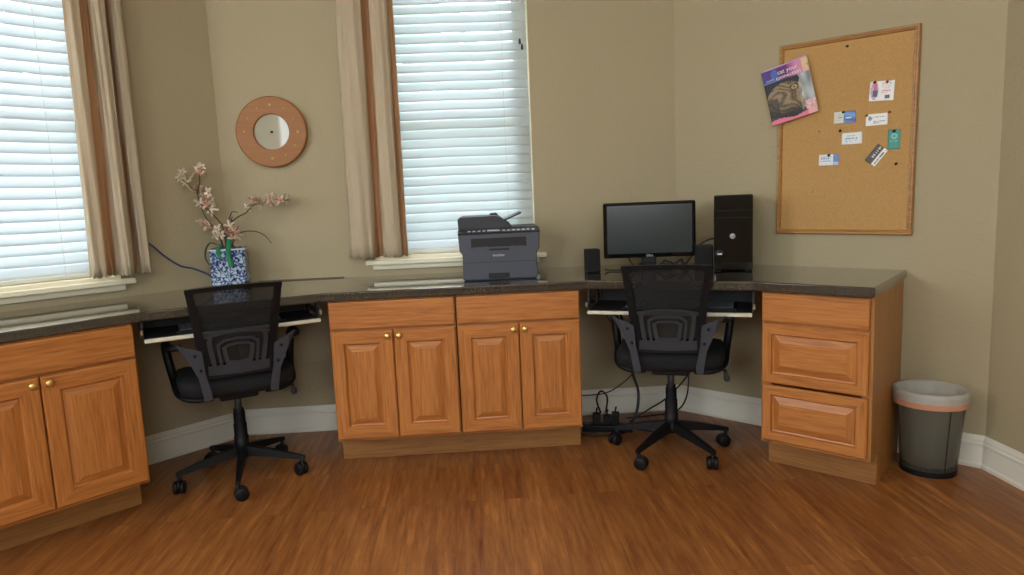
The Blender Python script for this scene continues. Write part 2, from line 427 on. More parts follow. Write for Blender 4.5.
# blinds
def blind(k, s0, s1, label, tilt, cords, tassel_x):
    o = OR[k]; root = thing('venetian_blind', label, 'window blind', (*W(k, (s0+s1)/2, 0).xy, WZ0+.012), AN[k], 'white blinds in the bay windows')
    h = WZ1-WZ0-.012; w = (s1-s0)/2-.006; pitch = .0449
    m = MB(); y = .038
    a = R(tilt); sw = .0275
    n = int((h-.06)/pitch)
    for i in range(n):
        z = .045 + i*pitch
        jz = random.uniform(-.0015, .0015); ja = a + R(random.uniform(-2.5, 2.5))
        sec = []
        for q in range(5):
            t = -1 + q/2; cr = .0030*(1-t*t)
            sec.append((y + t*sw*math.cos(ja) - cr*math.sin(ja), z + jz + t*sw*math.sin(ja) + cr*math.cos(ja)))
        th = .0014
        vs = []; nx = 9
        for j in range(nx):
            x = -w + 2*w*j/(nx-1); sag = -.0022*math.sin(PI*(j/(nx-1))*2)**2
            for yy, zz in sec: vs.append((x, yy, zz+sag))
            for yy, zz in sec: vs.append((x, yy + th*math.sin(ja), zz+sag - th*math.cos(ja)))
        fs = []
        for j in range(nx-1):
            b = j*10; c = b+10
            for q in range(4): fs += [(b+q, b+q+1, c+q+1, c+q), (b+5+q, c+5+q, c+6+q, b+6+q)]
            fs += [(b, c, c+5, b+5), (b+4, b+9, c+9, c+4)]
        fs += [(0, 5, 6, 1), (1, 6, 7, 2), (2, 7, 8, 3), (3, 8, 9, 4)]; e = (nx-1)*10
        fs += [(e+0, e+1, e+6, e+5), (e+1, e+2, e+7, e+6), (e+2, e+3, e+8, e+7), (e+3, e+4, e+9, e+8)]
        m.mat(0, True).add(vs, fs)
    m.build('slats', M_slat, root)
    m = MB(); m.box(-w, w, .012, .064, h-.045, h-.0, .003); m.build('headrail', M_white, root)
    m = MB(); m.box(-w, w, .015, .062, .002, .02, .004, 2); m.build('bottom_rail', M_white, root)
    for cx in cords:
        m = MB(); m.tube([(cx, .0125, .01), (cx, .0125, h-.03)], .0011, 5); m.build('ladder_cord', M_paper, root)
    for tx, tz in tassel_x:
        m = MB(); m.tube([(tx, .006, tz), (tx, .008, h-.04)], .0011, 5)
        c = m.build('lift_cord', M_paper, root)
        m = MB(); m.lathe([(.0, .012), (.004, .01), (.006, -.008), (.0055, -.014), (0, -.015)], 10, Matrix.Translation((tx, .006, tz))); m.build('tassel', M_dgrey, c)
    return root
blind(0, W0a, W0b, 'white slatted blind in the left window, cut off by the photo\'s left edge', 63, (-.26, .20), ())
blind(1, W1a, W1b, 'white slatted blind in the window behind the printer', 63, (-.24, .268), ((.356, 1.855-WZ0), (.366, 1.83-WZ0)))

# curtains
def curtain(k, s0t, s1t, s0b, s1b, z0, z1, label, prof):
    root = thing('curtain', label, 'curtain', (*W(k, (s0b+s1b)/2, .05).xy, z0), AN[k], 'linen curtain panels beside the windows')
    m = MB(); nz = 26; nx = len(prof); c = (s0b+s1b)/2
    for side, off in ((0, 0), (1, .004)):
        vs = []
        for j in range(nz+1):
            t = j/nz; z = (z1-z0)*t; a = s0b+(s0t-s0b)*t; b = s1b+(s1t-s1b)*t
            for i, (px, py) in enumerate(prof):
                wob = .006*math.sin(5*t*1.3 + i*1.1) + .003*math.sin(17*t+i*2.1)
                vs.append((a + (b-a)*px - c + wob*.6, -py*(1-.2*t) + wob + off, z + (.004*math.sin(i*1.7) if j == 0 else 0)))
        fs = [(j*nx+i, j*nx+i+1, (j+1)*nx+i+1, (j+1)*nx+i) for j in range(nz) for i in range(nx-1)]
        m.mat(side, True).add(vs, fs)
        if side == 0:
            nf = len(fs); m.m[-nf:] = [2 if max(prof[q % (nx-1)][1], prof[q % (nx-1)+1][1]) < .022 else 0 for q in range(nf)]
    n = (nz+1)*nx; rim = []
    for j in range(nz): rim += [(j*nx, (j+1)*nx, n+(j+1)*nx, n+j*nx), (j*nx+nx-1, n+j*nx+nx-1, n+(j+1)*nx+nx-1, (j+1)*nx+nx-1)]
    for i in range(nx-1): rim += [(i, n+i, n+i+1, i+1)]
    m.mat(1); m.f += rim; m.m += [1]*len(rim); m.sm += [False]*len(rim); m.c += [None]*len(rim)
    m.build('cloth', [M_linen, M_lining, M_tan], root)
    return root
# profile: (fraction across, distance out from the wall side), folds seen from the room
def foldprof(keys, n=9):
    out = []
    for (x0, y0), (x1, y1) in zip(keys[:-1], keys[1:]):
        for i in range(n):
            t = i/n; e = t*t*(3-2*t); out.append((x0+(x1-x0)*t, y0+(y1-y0)*e))
    return out + [keys[-1]]
CZ1 = 2.45
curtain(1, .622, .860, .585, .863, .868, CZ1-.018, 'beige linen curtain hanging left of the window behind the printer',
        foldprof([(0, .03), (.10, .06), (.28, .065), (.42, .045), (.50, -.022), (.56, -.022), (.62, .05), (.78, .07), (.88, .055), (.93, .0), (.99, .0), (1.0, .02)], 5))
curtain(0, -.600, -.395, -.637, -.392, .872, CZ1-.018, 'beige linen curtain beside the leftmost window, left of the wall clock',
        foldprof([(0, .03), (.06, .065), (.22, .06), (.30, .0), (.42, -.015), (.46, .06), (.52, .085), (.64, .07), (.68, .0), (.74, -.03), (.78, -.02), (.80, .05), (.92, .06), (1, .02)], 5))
for k, s0, s1, lab in ((0, W0a-.1, W0b+.16, 'dark curtain rod above the left window'), (1, W1a-.16, W1b+.1, 'dark curtain rod above the window behind the printer')):
    root = thing('curtain_rod', lab, 'curtain rod', W(k, (s0+s1)/2, 0, CZ1), AN[k], 'curtain rods'); w = (s1-s0)/2
    m = MB(); m.mat(0, True).tube([(-w, -.055, -.004), (w, -.055, -.004)], .010, 12); m.build('rod', M_black, root)
    for sx in (-1, 1):
        m = MB(); m.mat(0, True).ball((sx*(w+.015), -.055, -.004), .022); m.build('finial', M_black, root)
        m = MB(); m.box(sx*w*.93-.006, sx*w*.93+.006, -.06, 0, -.025, -.013, .001); m.build('bracket', M_black, root)

# ------------------------------------------------------------------ worktop
ov = .022
def front(k, s, d=.572): return tuple(W(k, s, d).xy)
ctr = [front(0, -2.0), front(0, -.612), front(1, .552), front(1, 1.650), front(2, .628, .562), front(2, 1.056, .562), tuple(W(2, 1.034, .001).xy),
       tuple((B - (N(1)+N(2)).normalized()*.001).xy), tuple((A - (N(0)+N(1)).normalized()*.001).xy), tuple(W(0, -2.0, .001).xy)]
m = MB(); m.prism(ctr, H-TOPT, H, .006, 3)
tag(m.build('worktop', M_counter), 'long dark speckled worktop running around the bay on the oak cabinets', 'countertop')

# ------------------------------------------------------------------ cabinets
CT = H-TOPT
def panel_front(w, h, t=.018, fr=.052, raised=True):
    """slab from x 0..w, z 0..h, back at y=0, front at y=-t; raised centre"""
    m = MB()
    if not raised:
        m.mat(0).box(0, w, -t, 0, 0, h, .0045, 2); return m
    rings = [(0, 0), (0, -t+.004), (.005, -t), (fr, -t), (fr+.003, -t+.010), (fr+.008, -t+.012), (fr+.034, -t+.001)]
    vs = []; fs = []
    for ins, y in rings:
        vs += [(ins, y, ins), (w-ins, y, ins), (w-ins, y, h-ins), (ins, y, h-ins)]
    m2 = []
    for i in range(len(rings)-1):
        a, b = i*4, i*4+4
        for q in range(4):
            fs.append((a+q, a+(q+1) % 4, b+(q+1) % 4, b+q)); m2.append(1 if q % 2 else 0)
    e = (len(rings)-1)*4; fs.append((e, e+1, e+2, e+3)); m2.append(1 if h > w else 0)
    fs.append((3, 2, 1, 0)); m2.append(0)
    b = len(m.v); m.v += vs; m.f += fs; m.m += m2; m.sm += [False]*len(fs); m.c += [None]*len(fs)
    return m
def knob(parent, x, z, y):
    m = MB(); M = Matrix.Translation((x, y, z)) @ Matrix.Rotation(R(90), 4, 'X')
    m.mat(0, True).lathe([(0, .020), (.009, .0195), (.0130, .016), (.0130, .012), (.005, .009), (.0045, .003), (.009, .001), (.009, 0), (0, 0)], 16, M)
    return m.build('knob', M_brass, parent)
ZA, ZB = .1386, .6082
def carcass(root, w, d, kick, name='cabinet_box', kx=0, skew=0):
    """x 0..w, front plane y=0 (doors in front of it), depth towards +y"""
    m = MB(); t = .016; top = CT-.0005
    prof = [(0, .126), (0, top), (d, top), (d, 0), (kick, 0), (kick, .126)]
    m.mat(0).yz(prof, 0, t); m.yz(prof, w-t, w)
    m.mat(1).box(t, w-t, 0, .018, top-.03, top); m.box(t, w-t, 0, .018, ZB-.016, ZB+.016); m.box(t, w-t, 0, .018, .126, .155)
    m.box(t, w-t, .018, d, .126, .142)
    m.mat(0).box(t, w-t, d-.008, d, .13, top)
    m.box(t, t+.022, 0, .018, .126, top); m.box(w-t-.022, w-t, 0, .018, .126, top)
    m.v = [(x-(skew*y/d if x > w/2 else 0), y, z) for x, y, z in m.v]
    o = m.build(name, [M_side, M_oakh], root)
    m = MB(); m.box(-.008-(.006 if skew else 0), w+kx+(.008 if not skew and not kx else -.006 if skew else 0), kick-.006, kick, 0, .128, .001); m.build('toe_kick', M_kick, root)
    return o
def base_cabinet(k, s0, s1, off, label, group, kd=.42, kx=0):
    w = s1-s0; d0 = off-.018                      # door front is at "off"
    root = thing('base_cabinet', label, 'cabinet', W(k, s0, d0), AN[k], group)
    carcass(root, w, d0-.02, d0-kd, kx=kx)
    g = .003
    dr = panel_front(w-2*g, CT-.006-(ZB+.004), raised=False).build('drawer_front', [M_oakh], root); dr.location = (g, 0, ZB+.004)
    dw = w/2-g-.002
    for i in (0, 1):
        x = g if i == 0 else w/2+.002
        d = panel_front(dw, ZB-.006-ZA).build('door', [M_oakh, M_oakv], root); d.location = (x, 0, ZA)
        knob(d, dw-.022 if i == 0 else .022, ZB-.006-ZA-.024, -.018)
    return root
GC = 'double-door oak base cabinets'
base_cabinet(1, .5672, 1.0925, .5651, 'oak double-door cabinet under the middle window\'s curtain, left of the printer', GC, kx=.0045)
base_cabinet(1, 1.0973, 1.6184, .5651, 'oak double-door cabinet directly under the printer, beside the right chair', GC)
base_cabinet(0, -.6642-.612, -.6642, .575, 'oak double-door cabinet at the photo\'s left edge, beside the left chair', GC, .42)
def drawer_cabinet():
    s0, s1 = .6504, 1.0439; w = s1-s0; d0 = .5404-.018
    root = thing('drawer_cabinet', 'oak three-drawer cabinet at the worktop\'s right end, beside the waste bin', 'cabinet', W(2, s0-.002, d0), AN[2])
    carcass(root, w+.006, d0-.004, d0-.405, skew=.024)
    for z0, z1, ra in ((ZB+.006, CT-.006, False), (.372, ZB-.004, True), (ZA, .362, True)):
        p = panel_front(w-.012, z1-z0, fr=.036, raised=ra).build('drawer_front', [M_oakh, M_oakv] if ra else [M_oakh], root); p.location = (.006, 0, z0)
drawer_cabinet()

# ------------------------------------------------------------------ pull-out keyboard trays in the two knee holes
def tray(pa, pb, label, group, tz):
    d = Vector(pb)-Vector(pa); L = d.length; a = math.atan2(d.y, d.x)
    root = thing('keyboard_tray', label, 'keyboard tray', (pa[0], pa[1], tz), a, group)
    x0, x1 = .030, L-.030
    m = MB(); m.box(x0, x1, .012, .29, -.014, 0, .001); m.build('shelf', M_tray, root)
    m = MB(); m.box(x0, x1, .0, .012, -.015, .0, .002); m.build('front_edge', M_cream, root)
    m = MB(); m.box(x0, x1, .285, .291, 0, .058, .001); m.build('dark_backing', M_tray, root)  # dark backing added so the gap over the tray stays dark
    hb = H-TOPT-tz-.002
    for x, q in ((x0-.012, 1), (x1+.002, -1)):
        m = MB(); m.box(x, x+.010, .02, .27, .012, .034, .001); r = m.build('slide_rail', M_chrome, root)
        m = MB(); m.box(x+.003*q, x+.010+.003*q, .05, .08, -.004, hb, .001); m.build('bracket', M_tray, root)
        m = MB(); m.box(x+.003*q, x+.010+.003*q, .21, .25, -.004, hb, .001); m.build('bracket', M_tray, root)
    return root, a, L
def ksd(k, s, d): return W(k, s, d).xy
pC0 = ksd(0, -.6642, .575); pC1 = ksd(1, .5672, .5651); pD0 = ksd(1, 1.6184, .5651); pD1 = ksd(2, .6484, .5404)
GT = 'keyboard trays in the knee spaces'
tr1, a1, L1 = tray(pC0, pC1, 'cream-edged pull-out keyboard tray behind the left chair', GT, .668)
tr2, a2, L2 = tray(pD0, pD1, 'cream-edged pull-out keyboard tray behind the right chair, below the monitor', GT, .642)
def local(p, a, x, y, z): return (p[0]+math.cos(a)*x-math.sin(a)*y, p[1]+math.sin(a)*x+math.cos(a)*y, z)
def keyboard(p, a, x, w, label, z):
    root = thing('computer_keyboard', label, 'keyboard', local(p, a, x, .10, z), a, 'keyboards on the pull-out trays')
    m = MB(); m.yz([(-.06, 0), (-.06, .010), (.065, .018), (.07, .016), (.07, 0)], -w/2, w/2, .002); m.build('keyboard_case', M_black, root)
    m = MB()
    for r in range(5):
        for c in range(15):
            xx = -w/2+.012+(w-.024)*c/15; yy = -.052+r*.022
            z = .010+.008*(yy+.06)/.125
            m.box(xx, xx+(w-.024)/15-.003, yy, yy+.018, z, z+.006)
    tag(m.build('keys', M_dgrey, root), kind=None)
    return root
keyboard(pC0, a1, .34, .40, 'black keyboard in the left knee space on its tray', .6685)
keyboard(pD0, a2, .40, .46, 'black keyboard in the right knee space on its tray, under the monitor', .6425)

# ------------------------------------------------------------------ office chairs
def make_chair():
    root = thing('office_chair', '', 'office chair', (0, 0, 0), 0, 'black mesh-back office chairs at the knee spaces')
    # star base
    m = MB(); m.mat(0, True).lathe([(0, .142), (.026, .142), (.032, .13), (.034, .105), (.028, .09), (0, .088)], 20); hub = m.build('base_hub', M_black, root)
    for i in range(5):
        a = R(90 + 72*i) - R(0)
        Mr = Matrix.Rotation(a, 4, 'Z')
        m = MB(); prof = []
        secs = [(.02, .036, .098, .138), (.12, .028, .088, .120), (.21, .022, .076, .098), (.262, .017, .068, .084)]
        vs = []
        for x, w, z0, z1 in secs: vs += [(x, -w/2, z0), (x, w/2, z0), (x, w/2*.75, z1), (x, -w/2*.75, z1)]
        fs = [(3, 2, 1, 0)] + [(4*j+q, 4*j+(q+1) % 4, 4*j+4+(q+1) % 4, 4*j+4+q) for j in range(3) for q in range(4)] + [(12, 13, 14, 15)]
        m.add(vs, fs, Mr); leg = m.build('base_leg', M_black, root)
        m = MB(); Mc = Mr @ Matrix.Translation((.25, 0, 0)) @ Matrix.Rotation(R(40*i+25), 4, 'Z')
        for q in (-1, 1):
            m.mat(0, True).lathe([(0, -.009), (.022, -.009), (.0265, -.006), (.0265, .006), (.022, .009), (0, .009)], 18, Mc @ Matrix.Translation((.010, q*.0125, .0268)) @ Matrix.Rotation(R(90), 4, 'X'))
        m.tube([(0, 0, .03), (0, 0, .075)], .008, 10, M=Mc)
        m.mat(0, True).lathe([(.0, -.006), (.024, -.006), (.024, .006), (0, .006)], 14, Mc @ Matrix.Translation((.010, 0, .034)) @ Matrix.Rotation(R(90), 4, 'X'), arc=2*PI)
        m.build('caster', M_black, root)
    m = MB(); m.mat(0, True).lathe([(0, .10), (.030, .10), (.029, .18), (.0265, .181), (.0265, .235), (.0235, .236), (.0235, .285), (.020, .286), (.020, .30)], 20)
    m.build('column_cover', M_black, root)
    m = MB(); m.mat(0, True).lathe([(.0, .28), (.014, .28), (.014, .375), (0, .375)], 16); m.build('gas_lift', M_dgrey, root)
    m = MB(); m.box(-.075, .075, -.09, .10, .362, .395, .008, 2); m.box(-.12, .12, -.11, -.08, .385, .398, .003); m.box(-.12, .12, .06, .09, .385, .398, .003); m.build('seat_mechanism', M_black, root)
    m = MB(); m.mat(0, True).tube(spline([(.06, 0, .375), (.16, 0, .378), (.215, 0, .372), (.225, 0, .362)]), .006, 8)
    lv = m.build('tilt_lever', M_black, root)
    m = MB(); m.mat(0, True).tube([(.223, 0, .366), (.226, 0, .35), (.230, 0, .335), (.232, 0, .322)], [.007, .009, .014, .010], 10, flat=.6); m.build('lever_paddle', M_grey, lv)
    # seat cushion
    m = MB(); nx, ny = 16, 16; vs = []; top = []; bot = []
    def se(a, e=.42):
        c, s_ = math.cos(a), math.sin(a); return (math.copysign(abs(c)**e, c), math.copysign(abs(s_)**e, s_))
    rings = [(.30, .0, .474), (.62, .0, .474), (.86, .0, .471), (.96, .0, .462), (1.0, 0, .445), (1.0, 0, .422), (.965, 0, .404), (.90, 0, .398), (.4, 0, .397)]
    ns = 48; fs = []
    vs.append((0, 0, .474))
    for rr, _, z in rings:
        for j in range(ns):
            cx, cy = se(2*PI*j/ns)
            x, y = cx*.222*rr, cy*.205*rr+.015
            zz = z + (-.022*max(0, (y-.10)/.12)**2 + .014*(abs(x)/.22)**3 + .010*max(0, (-y-.08)/.12)**1.5)
            vs.append((x, y, zz))
    for j in range(ns): fs.append((0, 1+j, 1+(j+1) % ns))
    for i in range(len(rings)-1):
        for j in range(ns): fs.append((1+i*ns+j, 1+(i+1)*ns+j, 1+(i+1)*ns+(j+1) % ns, 1+i*ns+(j+1) % ns))
    fs.append(tuple(1+(len(rings)-1)*ns+j for j in range(ns)))
    m.mat(0, True).add(vs, fs); m.build('seat', M_fabric, root)
    # back: plane leaning back, bowed.  helper maps (x, z) to the back surface
    def bk(x, z, off=0):
        t = (z-.49)/.36
        y = -.205 - .095*max(0, t)**1.35 + .30*x*x*1.2
        return (x, y-off, z)
    def hw(z): t = (z-.49)/.355; return .133 + .038*max(0, min(1.05, t))     # half width of the frame
    m = MB(); fwid = .034
    ring = []
    zs = [.49 + .355*i/12 for i in range(13)]
    left = [(-hw(z), z) for z in zs]; right = [(hw(z), z) for z in zs]
    def strip(pts_out, pts_in, th=.022):
        vs = []; fs = []
        for (xo, zo), (xi, zi) in zip(pts_out, pts_in):
            vs += [bk(xo, zo, 0), bk(xi, zi, 0), bk(xi, zi, -th), bk(xo, zo, -th)]
        n_ = len(pts_out)
        for i in range(n_-1):
            for q in range(4): fs.append((4*i+q, 4*i+(q+1) % 4, 4*i+4+(q+1) % 4, 4*i+4+q))
        fs += [(0, 1, 2, 3)[::-1], tuple(4*(n_-1)+q for q in range(4))]
        return vs, fs
    for sx in (-1, 1):
        m.add(*strip([(sx*hw(z), z) for z in zs], [(sx*(hw(z)-fwid*(1 - .25*(z-.49)/.355)), z) for z in zs]))
    xs = [-1+2*i/12 for i in range(13)]
    m.add(*strip([(x*hw(.845), .845+.006*(1-x*x)) for x in xs], [(x*hw(.845), .828+.006*(1-x*x)) for x in xs], .020))
    m.add(*strip([(x*hw(.5), .515) for x in xs], [(x*hw(.5), .486) for x in xs], .020))
    fo = m.build('back_frame', M_black, root)
    m = MB(); vs = []; fs = []; nz_ = 12
    for i in range(nz_+1):
        z = .50+.335*i/nz_
        for x in xs: vs.append(bk(x*(hw(z)-.012), z, -.010))
    for i in range(nz_):
        for j in range(12): fs.append((i*13+j, i*13+j+1, (i+1)*13+j+1, (i+1)*13+j))
    m.mat(0, True).add(vs, fs); m.build('back_mesh', M_mesh, root)
    # lumbar support behind the mesh (room side)
    m = MB()
    def bar(pts, w, th=.006):
        po = []; pi = []
        for i, (x, z) in enumerate(pts):
            a = pts[max(0, i-1)]; b = pts[min(len(pts)-1, i+1)]; d = Vector((b[0]-a[0], b[1]-a[1])).normalized(); nn = Vector((-d.y, d.x))*w/2
            po.append((x+nn.x, z+nn.y)); pi.append((x-nn.x, z-nn.y))
        vs = []; fs = []
        for (xo, zo), (xi, zi) in zip(po, pi): vs += [bk(xo, zo, .006), bk(xi, zi, .006), bk(xi, zi, .000), bk(xo, zo, .0)]
        for i in range(len(pts)-1):
            for q in range(4): fs.append((4*i+q, 4*i+(q+1) % 4, 4*i+4+(q+1) % 4, 4*i+4+q))
        e = 4*(len(pts)-1); fs += [(0, 3, 2, 1), (e, e+1, e+2, e+3)]
        m.add(vs, fs)
    bar([(-.118, .654), (-.06, .664), (0, .667), (.06, .664), (.118, .654)], .008)
    bar([(-.112, .520), (0, .516), (.112, .520)], .038)
    for sx in (-1, 1):
        bar([(sx*.088, .530), (sx*.096, .58), (sx*.102, .63), (sx*.098, .655)], .016)
        bar([(sx*.063, .530), (sx*.070, .58), (sx*.072, .625)], .010)
        bar([(sx*.040, .535), (sx*.048, .58), (sx*.052, .612)], .015)
    bar([(-.074, .618), (-.05, .636), (0, .641), (.05, .636), (.074, .618)], .010)
    bar([(-.052, .606), (-.035, .617), (0, .620), (.035, .617), (.052, .606)], .010)
    bar([(-.040, .546), (0, .540), (.040, .546)], .016)
    m.build('lumbar_support', M_lumbar, root)
    # arms: grey bracket bolted to the frame, black padded loop
    for sx in (-1, 1):
        m = MB()
        poly = [(-.220, .640), (-.190, .628), (-.158, .617), (-.130, .603), (-.125, .520), (-.108, .430), (-.108, .408), (-.136, .402), (-.138, .425), (-.150, .500), (-.180, .575)]
        nseg = 5
        vs = []; n_ = len(poly)
        for th in (0, .012):
            for x, z in poly:
                lean = .0 if z > .5 else (.5-z)*.25
                vs.append((sx*-x*-1 if False else sx*abs(x), -.222 - .16*max(0, z-.5) + .6*lean - .0 + th + (.03 if abs(x) > .2 else 0), z))
        fs = [tuple(range(n_)), tuple(range(2*n_-1, n_-1, -1))] + [(i, (i+1) % n_, n_+(i+1) % n_, n_+i) for i in range(n_)]
        m.add(vs, fs)
        arm = m.build('arm_bracket', M_grey, root)
        for bx, bz in ((.148, .590), (.132, .530)):
            m = MB(); m.mat(0, True).lathe([(0, .005), (.005, .004), (.0065, 0), (0, 0)], 10, Matrix.Translation((sx*(bx+.008), -.223-.16*max(0, bz-.5), bz)) @ Matrix.Rotation(R(90), 4, 'X')); m.build('bolt', M_black, arm)
        pts = spline([(sx*.205, -.195, .622), (sx*.225, -.17, .618), (sx*.243, -.08, .614), (sx*.246, .03, .606), (sx*.246, .075, .58), (sx*.241, .07, .53), (sx*.228, .03, .455), (sx*.215, -.06, .41), (sx*.17, -.10, .392), (sx*.10, -.10, .390)], 6)
        m = MB(); m.mat(0, True).tube(pts, [.0165]*len(pts), 10, flat=.7); m.build('armrest', M_black, root)
    return root
ch = make_chair(); at(ch, (.668, 2.885, 0), R(74-90)); 
# the star base of this chair points one leg under the worktop
tag(ch, 'black mesh-back office chair facing the monitor and computer tower, right of the printer')
ch2 = copy_tree(ch); at(ch2, (-1.168, 2.803, 0), R(118-90)); tag(ch2, 'black mesh-back office chair in front of the blue and white flower pot')
# turn the two bases on their columns
def turn_base(root, ang):
    for c in root.children:
        if c.name.split('.')[0] in ('base_leg', 'caster', 'base_hub'): c.rotation_euler = (0, 0, ang)
turn_base(ch, R(81-90)-R(-16)); turn_base(ch2, R(-74-90+180)*0 + R((-74+72*3)-90-28))

# ------------------------------------------------------------------ printer
def printer():
    px, py = .1297, 0
    root = thing('laser_printer', 'dark blue-grey multifunction laser printer on the worktop in front of the window', 'printer', W(1, 1.300, .245, H), AN[1]-R(1.5))
    w = .163; d0, d1 = -.165, .155
    m = MB()
    # body with side grips: wide at the middle, narrower to the foot
    prof = [(-w, .004), (-w, .118), (-w-.012, .132), (-w-.014, .178), (-w-.016, .208), (w+.016, .208), (w+.014, .178), (w+.012, .132), (w, .118), (w, .004)]
    m.xz(prof, d0, d1, .004, 2)
    b = m.build('printer_body', M_printer, root)
    m = MB(); m.box(-.122, .118, d0-.003, d0+.01, .142, .186, .002); o = m.build('output_slot', M_slot, b)
    m = MB(); m.box(-.118, .114, d0-.0035, d0-.001, .142, .148); m.box(-.060, -.055, d0-.005, d0, .142, .152); m.box(.055, .060, d0-.005, d0, .142, .152); m.build('slot_guides', M_printer, o)
    m = MB(); m.box(-.045, .042, d0-.004, d0, .132, .139, .001); m.build('cover_grip', M_slot, b)
    m = MB(); m.box(-w+.0, w, d0-.0012, d0, .0795, .0815); m.build('tray_seam', M_slot, b)
    m = MB(); m.box(-.052, .040, d0-.003, d0, .010, .032, .002); m.build('paper_tray_grip', M_slot, b)
    m = MB(); m.box(-w+.004, w-.004, d0+.01, d1-.01, 0, .005); m.build('feet', M_black, b)
    text('brother', .0165, M_logo, b, 'maker_lettering', Matrix.Translation((-.004, d0-.001, .110)) @ FRONT)
    # control panel strip and scanner lid
    m = MB(); m.yz([(d0-.004, .204), (d0-.006, .212), (d0+.03, .224), (d0+.03, .204)], -w-.016, w+.016, .001); cp = m.build('control_panel', M_printerd, root)
    m = MB(); rnd = random.Random(3)
    for i in range(14):
        x = -.135+i*.0215
        if i in (4, 5): continue
        m.box(x, x+.012, d0-.004+.008, d0+.014, .2135, .2195)
    m.box(-.05, .0, d0+.004, d0+.02, .214, .2215)
    m.build('panel_buttons', M_logo, cp)
    m = MB(); m.box(-w-.012, w+.014, d0+.03, d1, .205, .228, .005, 2); m.build('scanner_lid', M_printerd, root)
    # document feeder: tall block on the left, sloping down to the right
    m = MB(); m.xz([(-w-.014, .222), (-w-.016, .27), (-w-.006, .279), (-.012, .281), (.004, .276), (.052, .242), (.060, .232), (.060, .222)], d0+.035, d1-.02, .004, 2); f = m.build('document_feeder', M_printerd, root)
    m = MB(); m.xz([(-.036, .278), (-.036, .288), (-.005, .290), (.004, .277)], -.03, .11, .001); m.build('feeder_flap', M_printerd, f)
    m = MB(); m.xz([(.028, .262), (.104, .292), (.106, .289), (.104, .285), (.032, .256)], -.09, .10, .001); m.build('paper_support', M_dgrey, f)
    return root
printer()

# ------------------------------------------------------------------ monitor, tower, speakers
MON = Vector((.598, 3.13)); MR = R(-5)
root = thing('computer_monitor', 'black flat-screen monitor on the worktop behind the right office chair', 'monitor', (MON.x+.036, MON.y, H), MR)
m = MB(); m.box(-.207, .207, -.006, .026, .060, .312, .008, 3)
mb = m.build('bezel', M_blackg, root)
m = MB(); m.box(-.19, .19, -.0075, -.004, .080, .298); m.build('screen', mat('dark_screen', sr(42, 50, 50), .2, spec=.6), mb)
m = MB(); m.box(-.13, .13, .024, .05, .09, .26, .012, 2); m.build('rear_housing', M_black, mb)
text('DELL', .014, M_logo, mb, 'maker_lettering', Matrix.Translation((0, -.0072, .070)) @ FRONT)
m = MB(); m.box(-.035, .03, .0, .04, .012, .075, .004); m.build('stand_neck', M_black, root)
m = MB(); m.mat(0, False).prism([(.105*math.cos(t)-.0, .028+.075*math.sin(t)) for t in [2*PI*i/28 for i in range(28)]], 0, .013, .003, 2); m.build('stand_base', M_blackg, root)

def tower():
    w = .080; d = .33
    root = thing('computer_tower', 'glossy black desktop computer tower standing right of the monitor', 'computer', W(2, .425, .285, H), AN[2]+R(25))
    m = MB(); m.box(-w, w, .012, .24, .004, .327, .003); c = m.build('case', M_black, root)
    m = MB(); m.box(-w, w, -.006, .014, .004, .329, .006, 3); f = m.build('front_panel', M_blackg, root)
    m = MB(); m.box(-w+.01, w-.01, -.0072, -.005, .262, .2632); m.box(-w+.01, w-.01, -.0072, -.005, .232, .2332); m.build('drive_seams', M_slot, f)
    m = MB(); m.mat(0, True).lathe([(0, .002), (.011, .002), (.0118, 0), (0, 0)], 24, Matrix.Translation((-.003, -.006, .153)) @ Matrix.Rotation(R(90), 4, 'X')); lg = m.build('round_badge', M_logo, f)
    text('hp', .017, M_slot, lg, 'badge_lettering', Matrix.Translation((-.003, -.009, .1535)) @ FRONT @ Matrix.Shear('XZ', 4, (0, 0)))
    m = MB(); m.mat(0, True).lathe([(0, .004), (.021, .003), (.023, 0), (0, 0)], 28, Matrix.Translation((-.055, -.004, .076)) @ Matrix.Rotation(R(90), 4, 'X')); pb = m.build('port_cover', M_black, f)
    m = MB(); m.box(-.066, -.046, -.0095, -.007, .073, .079, .001); m.build('port_label', M_logo, pb)
    for x in (-.06, .06):
        for y in (.02, .21): m = MB(); m.box(x-.01, x+.01, y-.01, y+.01, 0, .006); m.build('foot', M_black, c)
    return root
tower()
def speaker(loc, rz, w, h, d, label):
    root = thing('desktop_speaker', label, 'speaker', loc, rz, 'small black desktop speakers')
    m = MB(); m.box(-w/2, w/2, 0, d, 0, h, .005, 2); m.build('speaker_box', M_black, root)
    m = MB(); m.box(-w/2+.003, w/2-.003, -.004, .001, .004, h-.004, .003, 2); g = m.build('grille', mat('speaker_cloth', sr(20, 20, 22), .95, bump=.3, bscale=400), root)
    return root
speaker((.377, 3.115, H), R(6), .062, .108, .07, 'small black desktop speaker left of the monitor')
speaker((.856, 3.03, H), R(-12), .076, .112, .07, 'small black speaker squeezed between the monitor and the computer tower')
# small black box in front of the monitor stand with cables behind it
root = thing('cable_box', 'low black box on the worktop in front of the monitor stand', 'device', (.614, 3.095, H), R(3))
m = MB(); m.box(-.032, .032, -.015, .015, 0, .040, .003, 2); m.build('box_shell', M_black, root)

def cord(name, pts, r, mt, label, n=8, group=None):
    m = MB(); m.mat(0, True).tube(spline(pts, n), r, 7); o = m.build(name, mt); return tag(o, label, 'cable', group)
M_cableb = mat('blue_cable', sr(52, 62, 110), .5)
M_cable = mat('black_cable', sr(20, 20, 22), .5)
M_cableg = mat('grey_brown_cable', sr(70, 60, 50), .5)
def w3(k, s, d, z): return tuple(W(k, s, d, z))
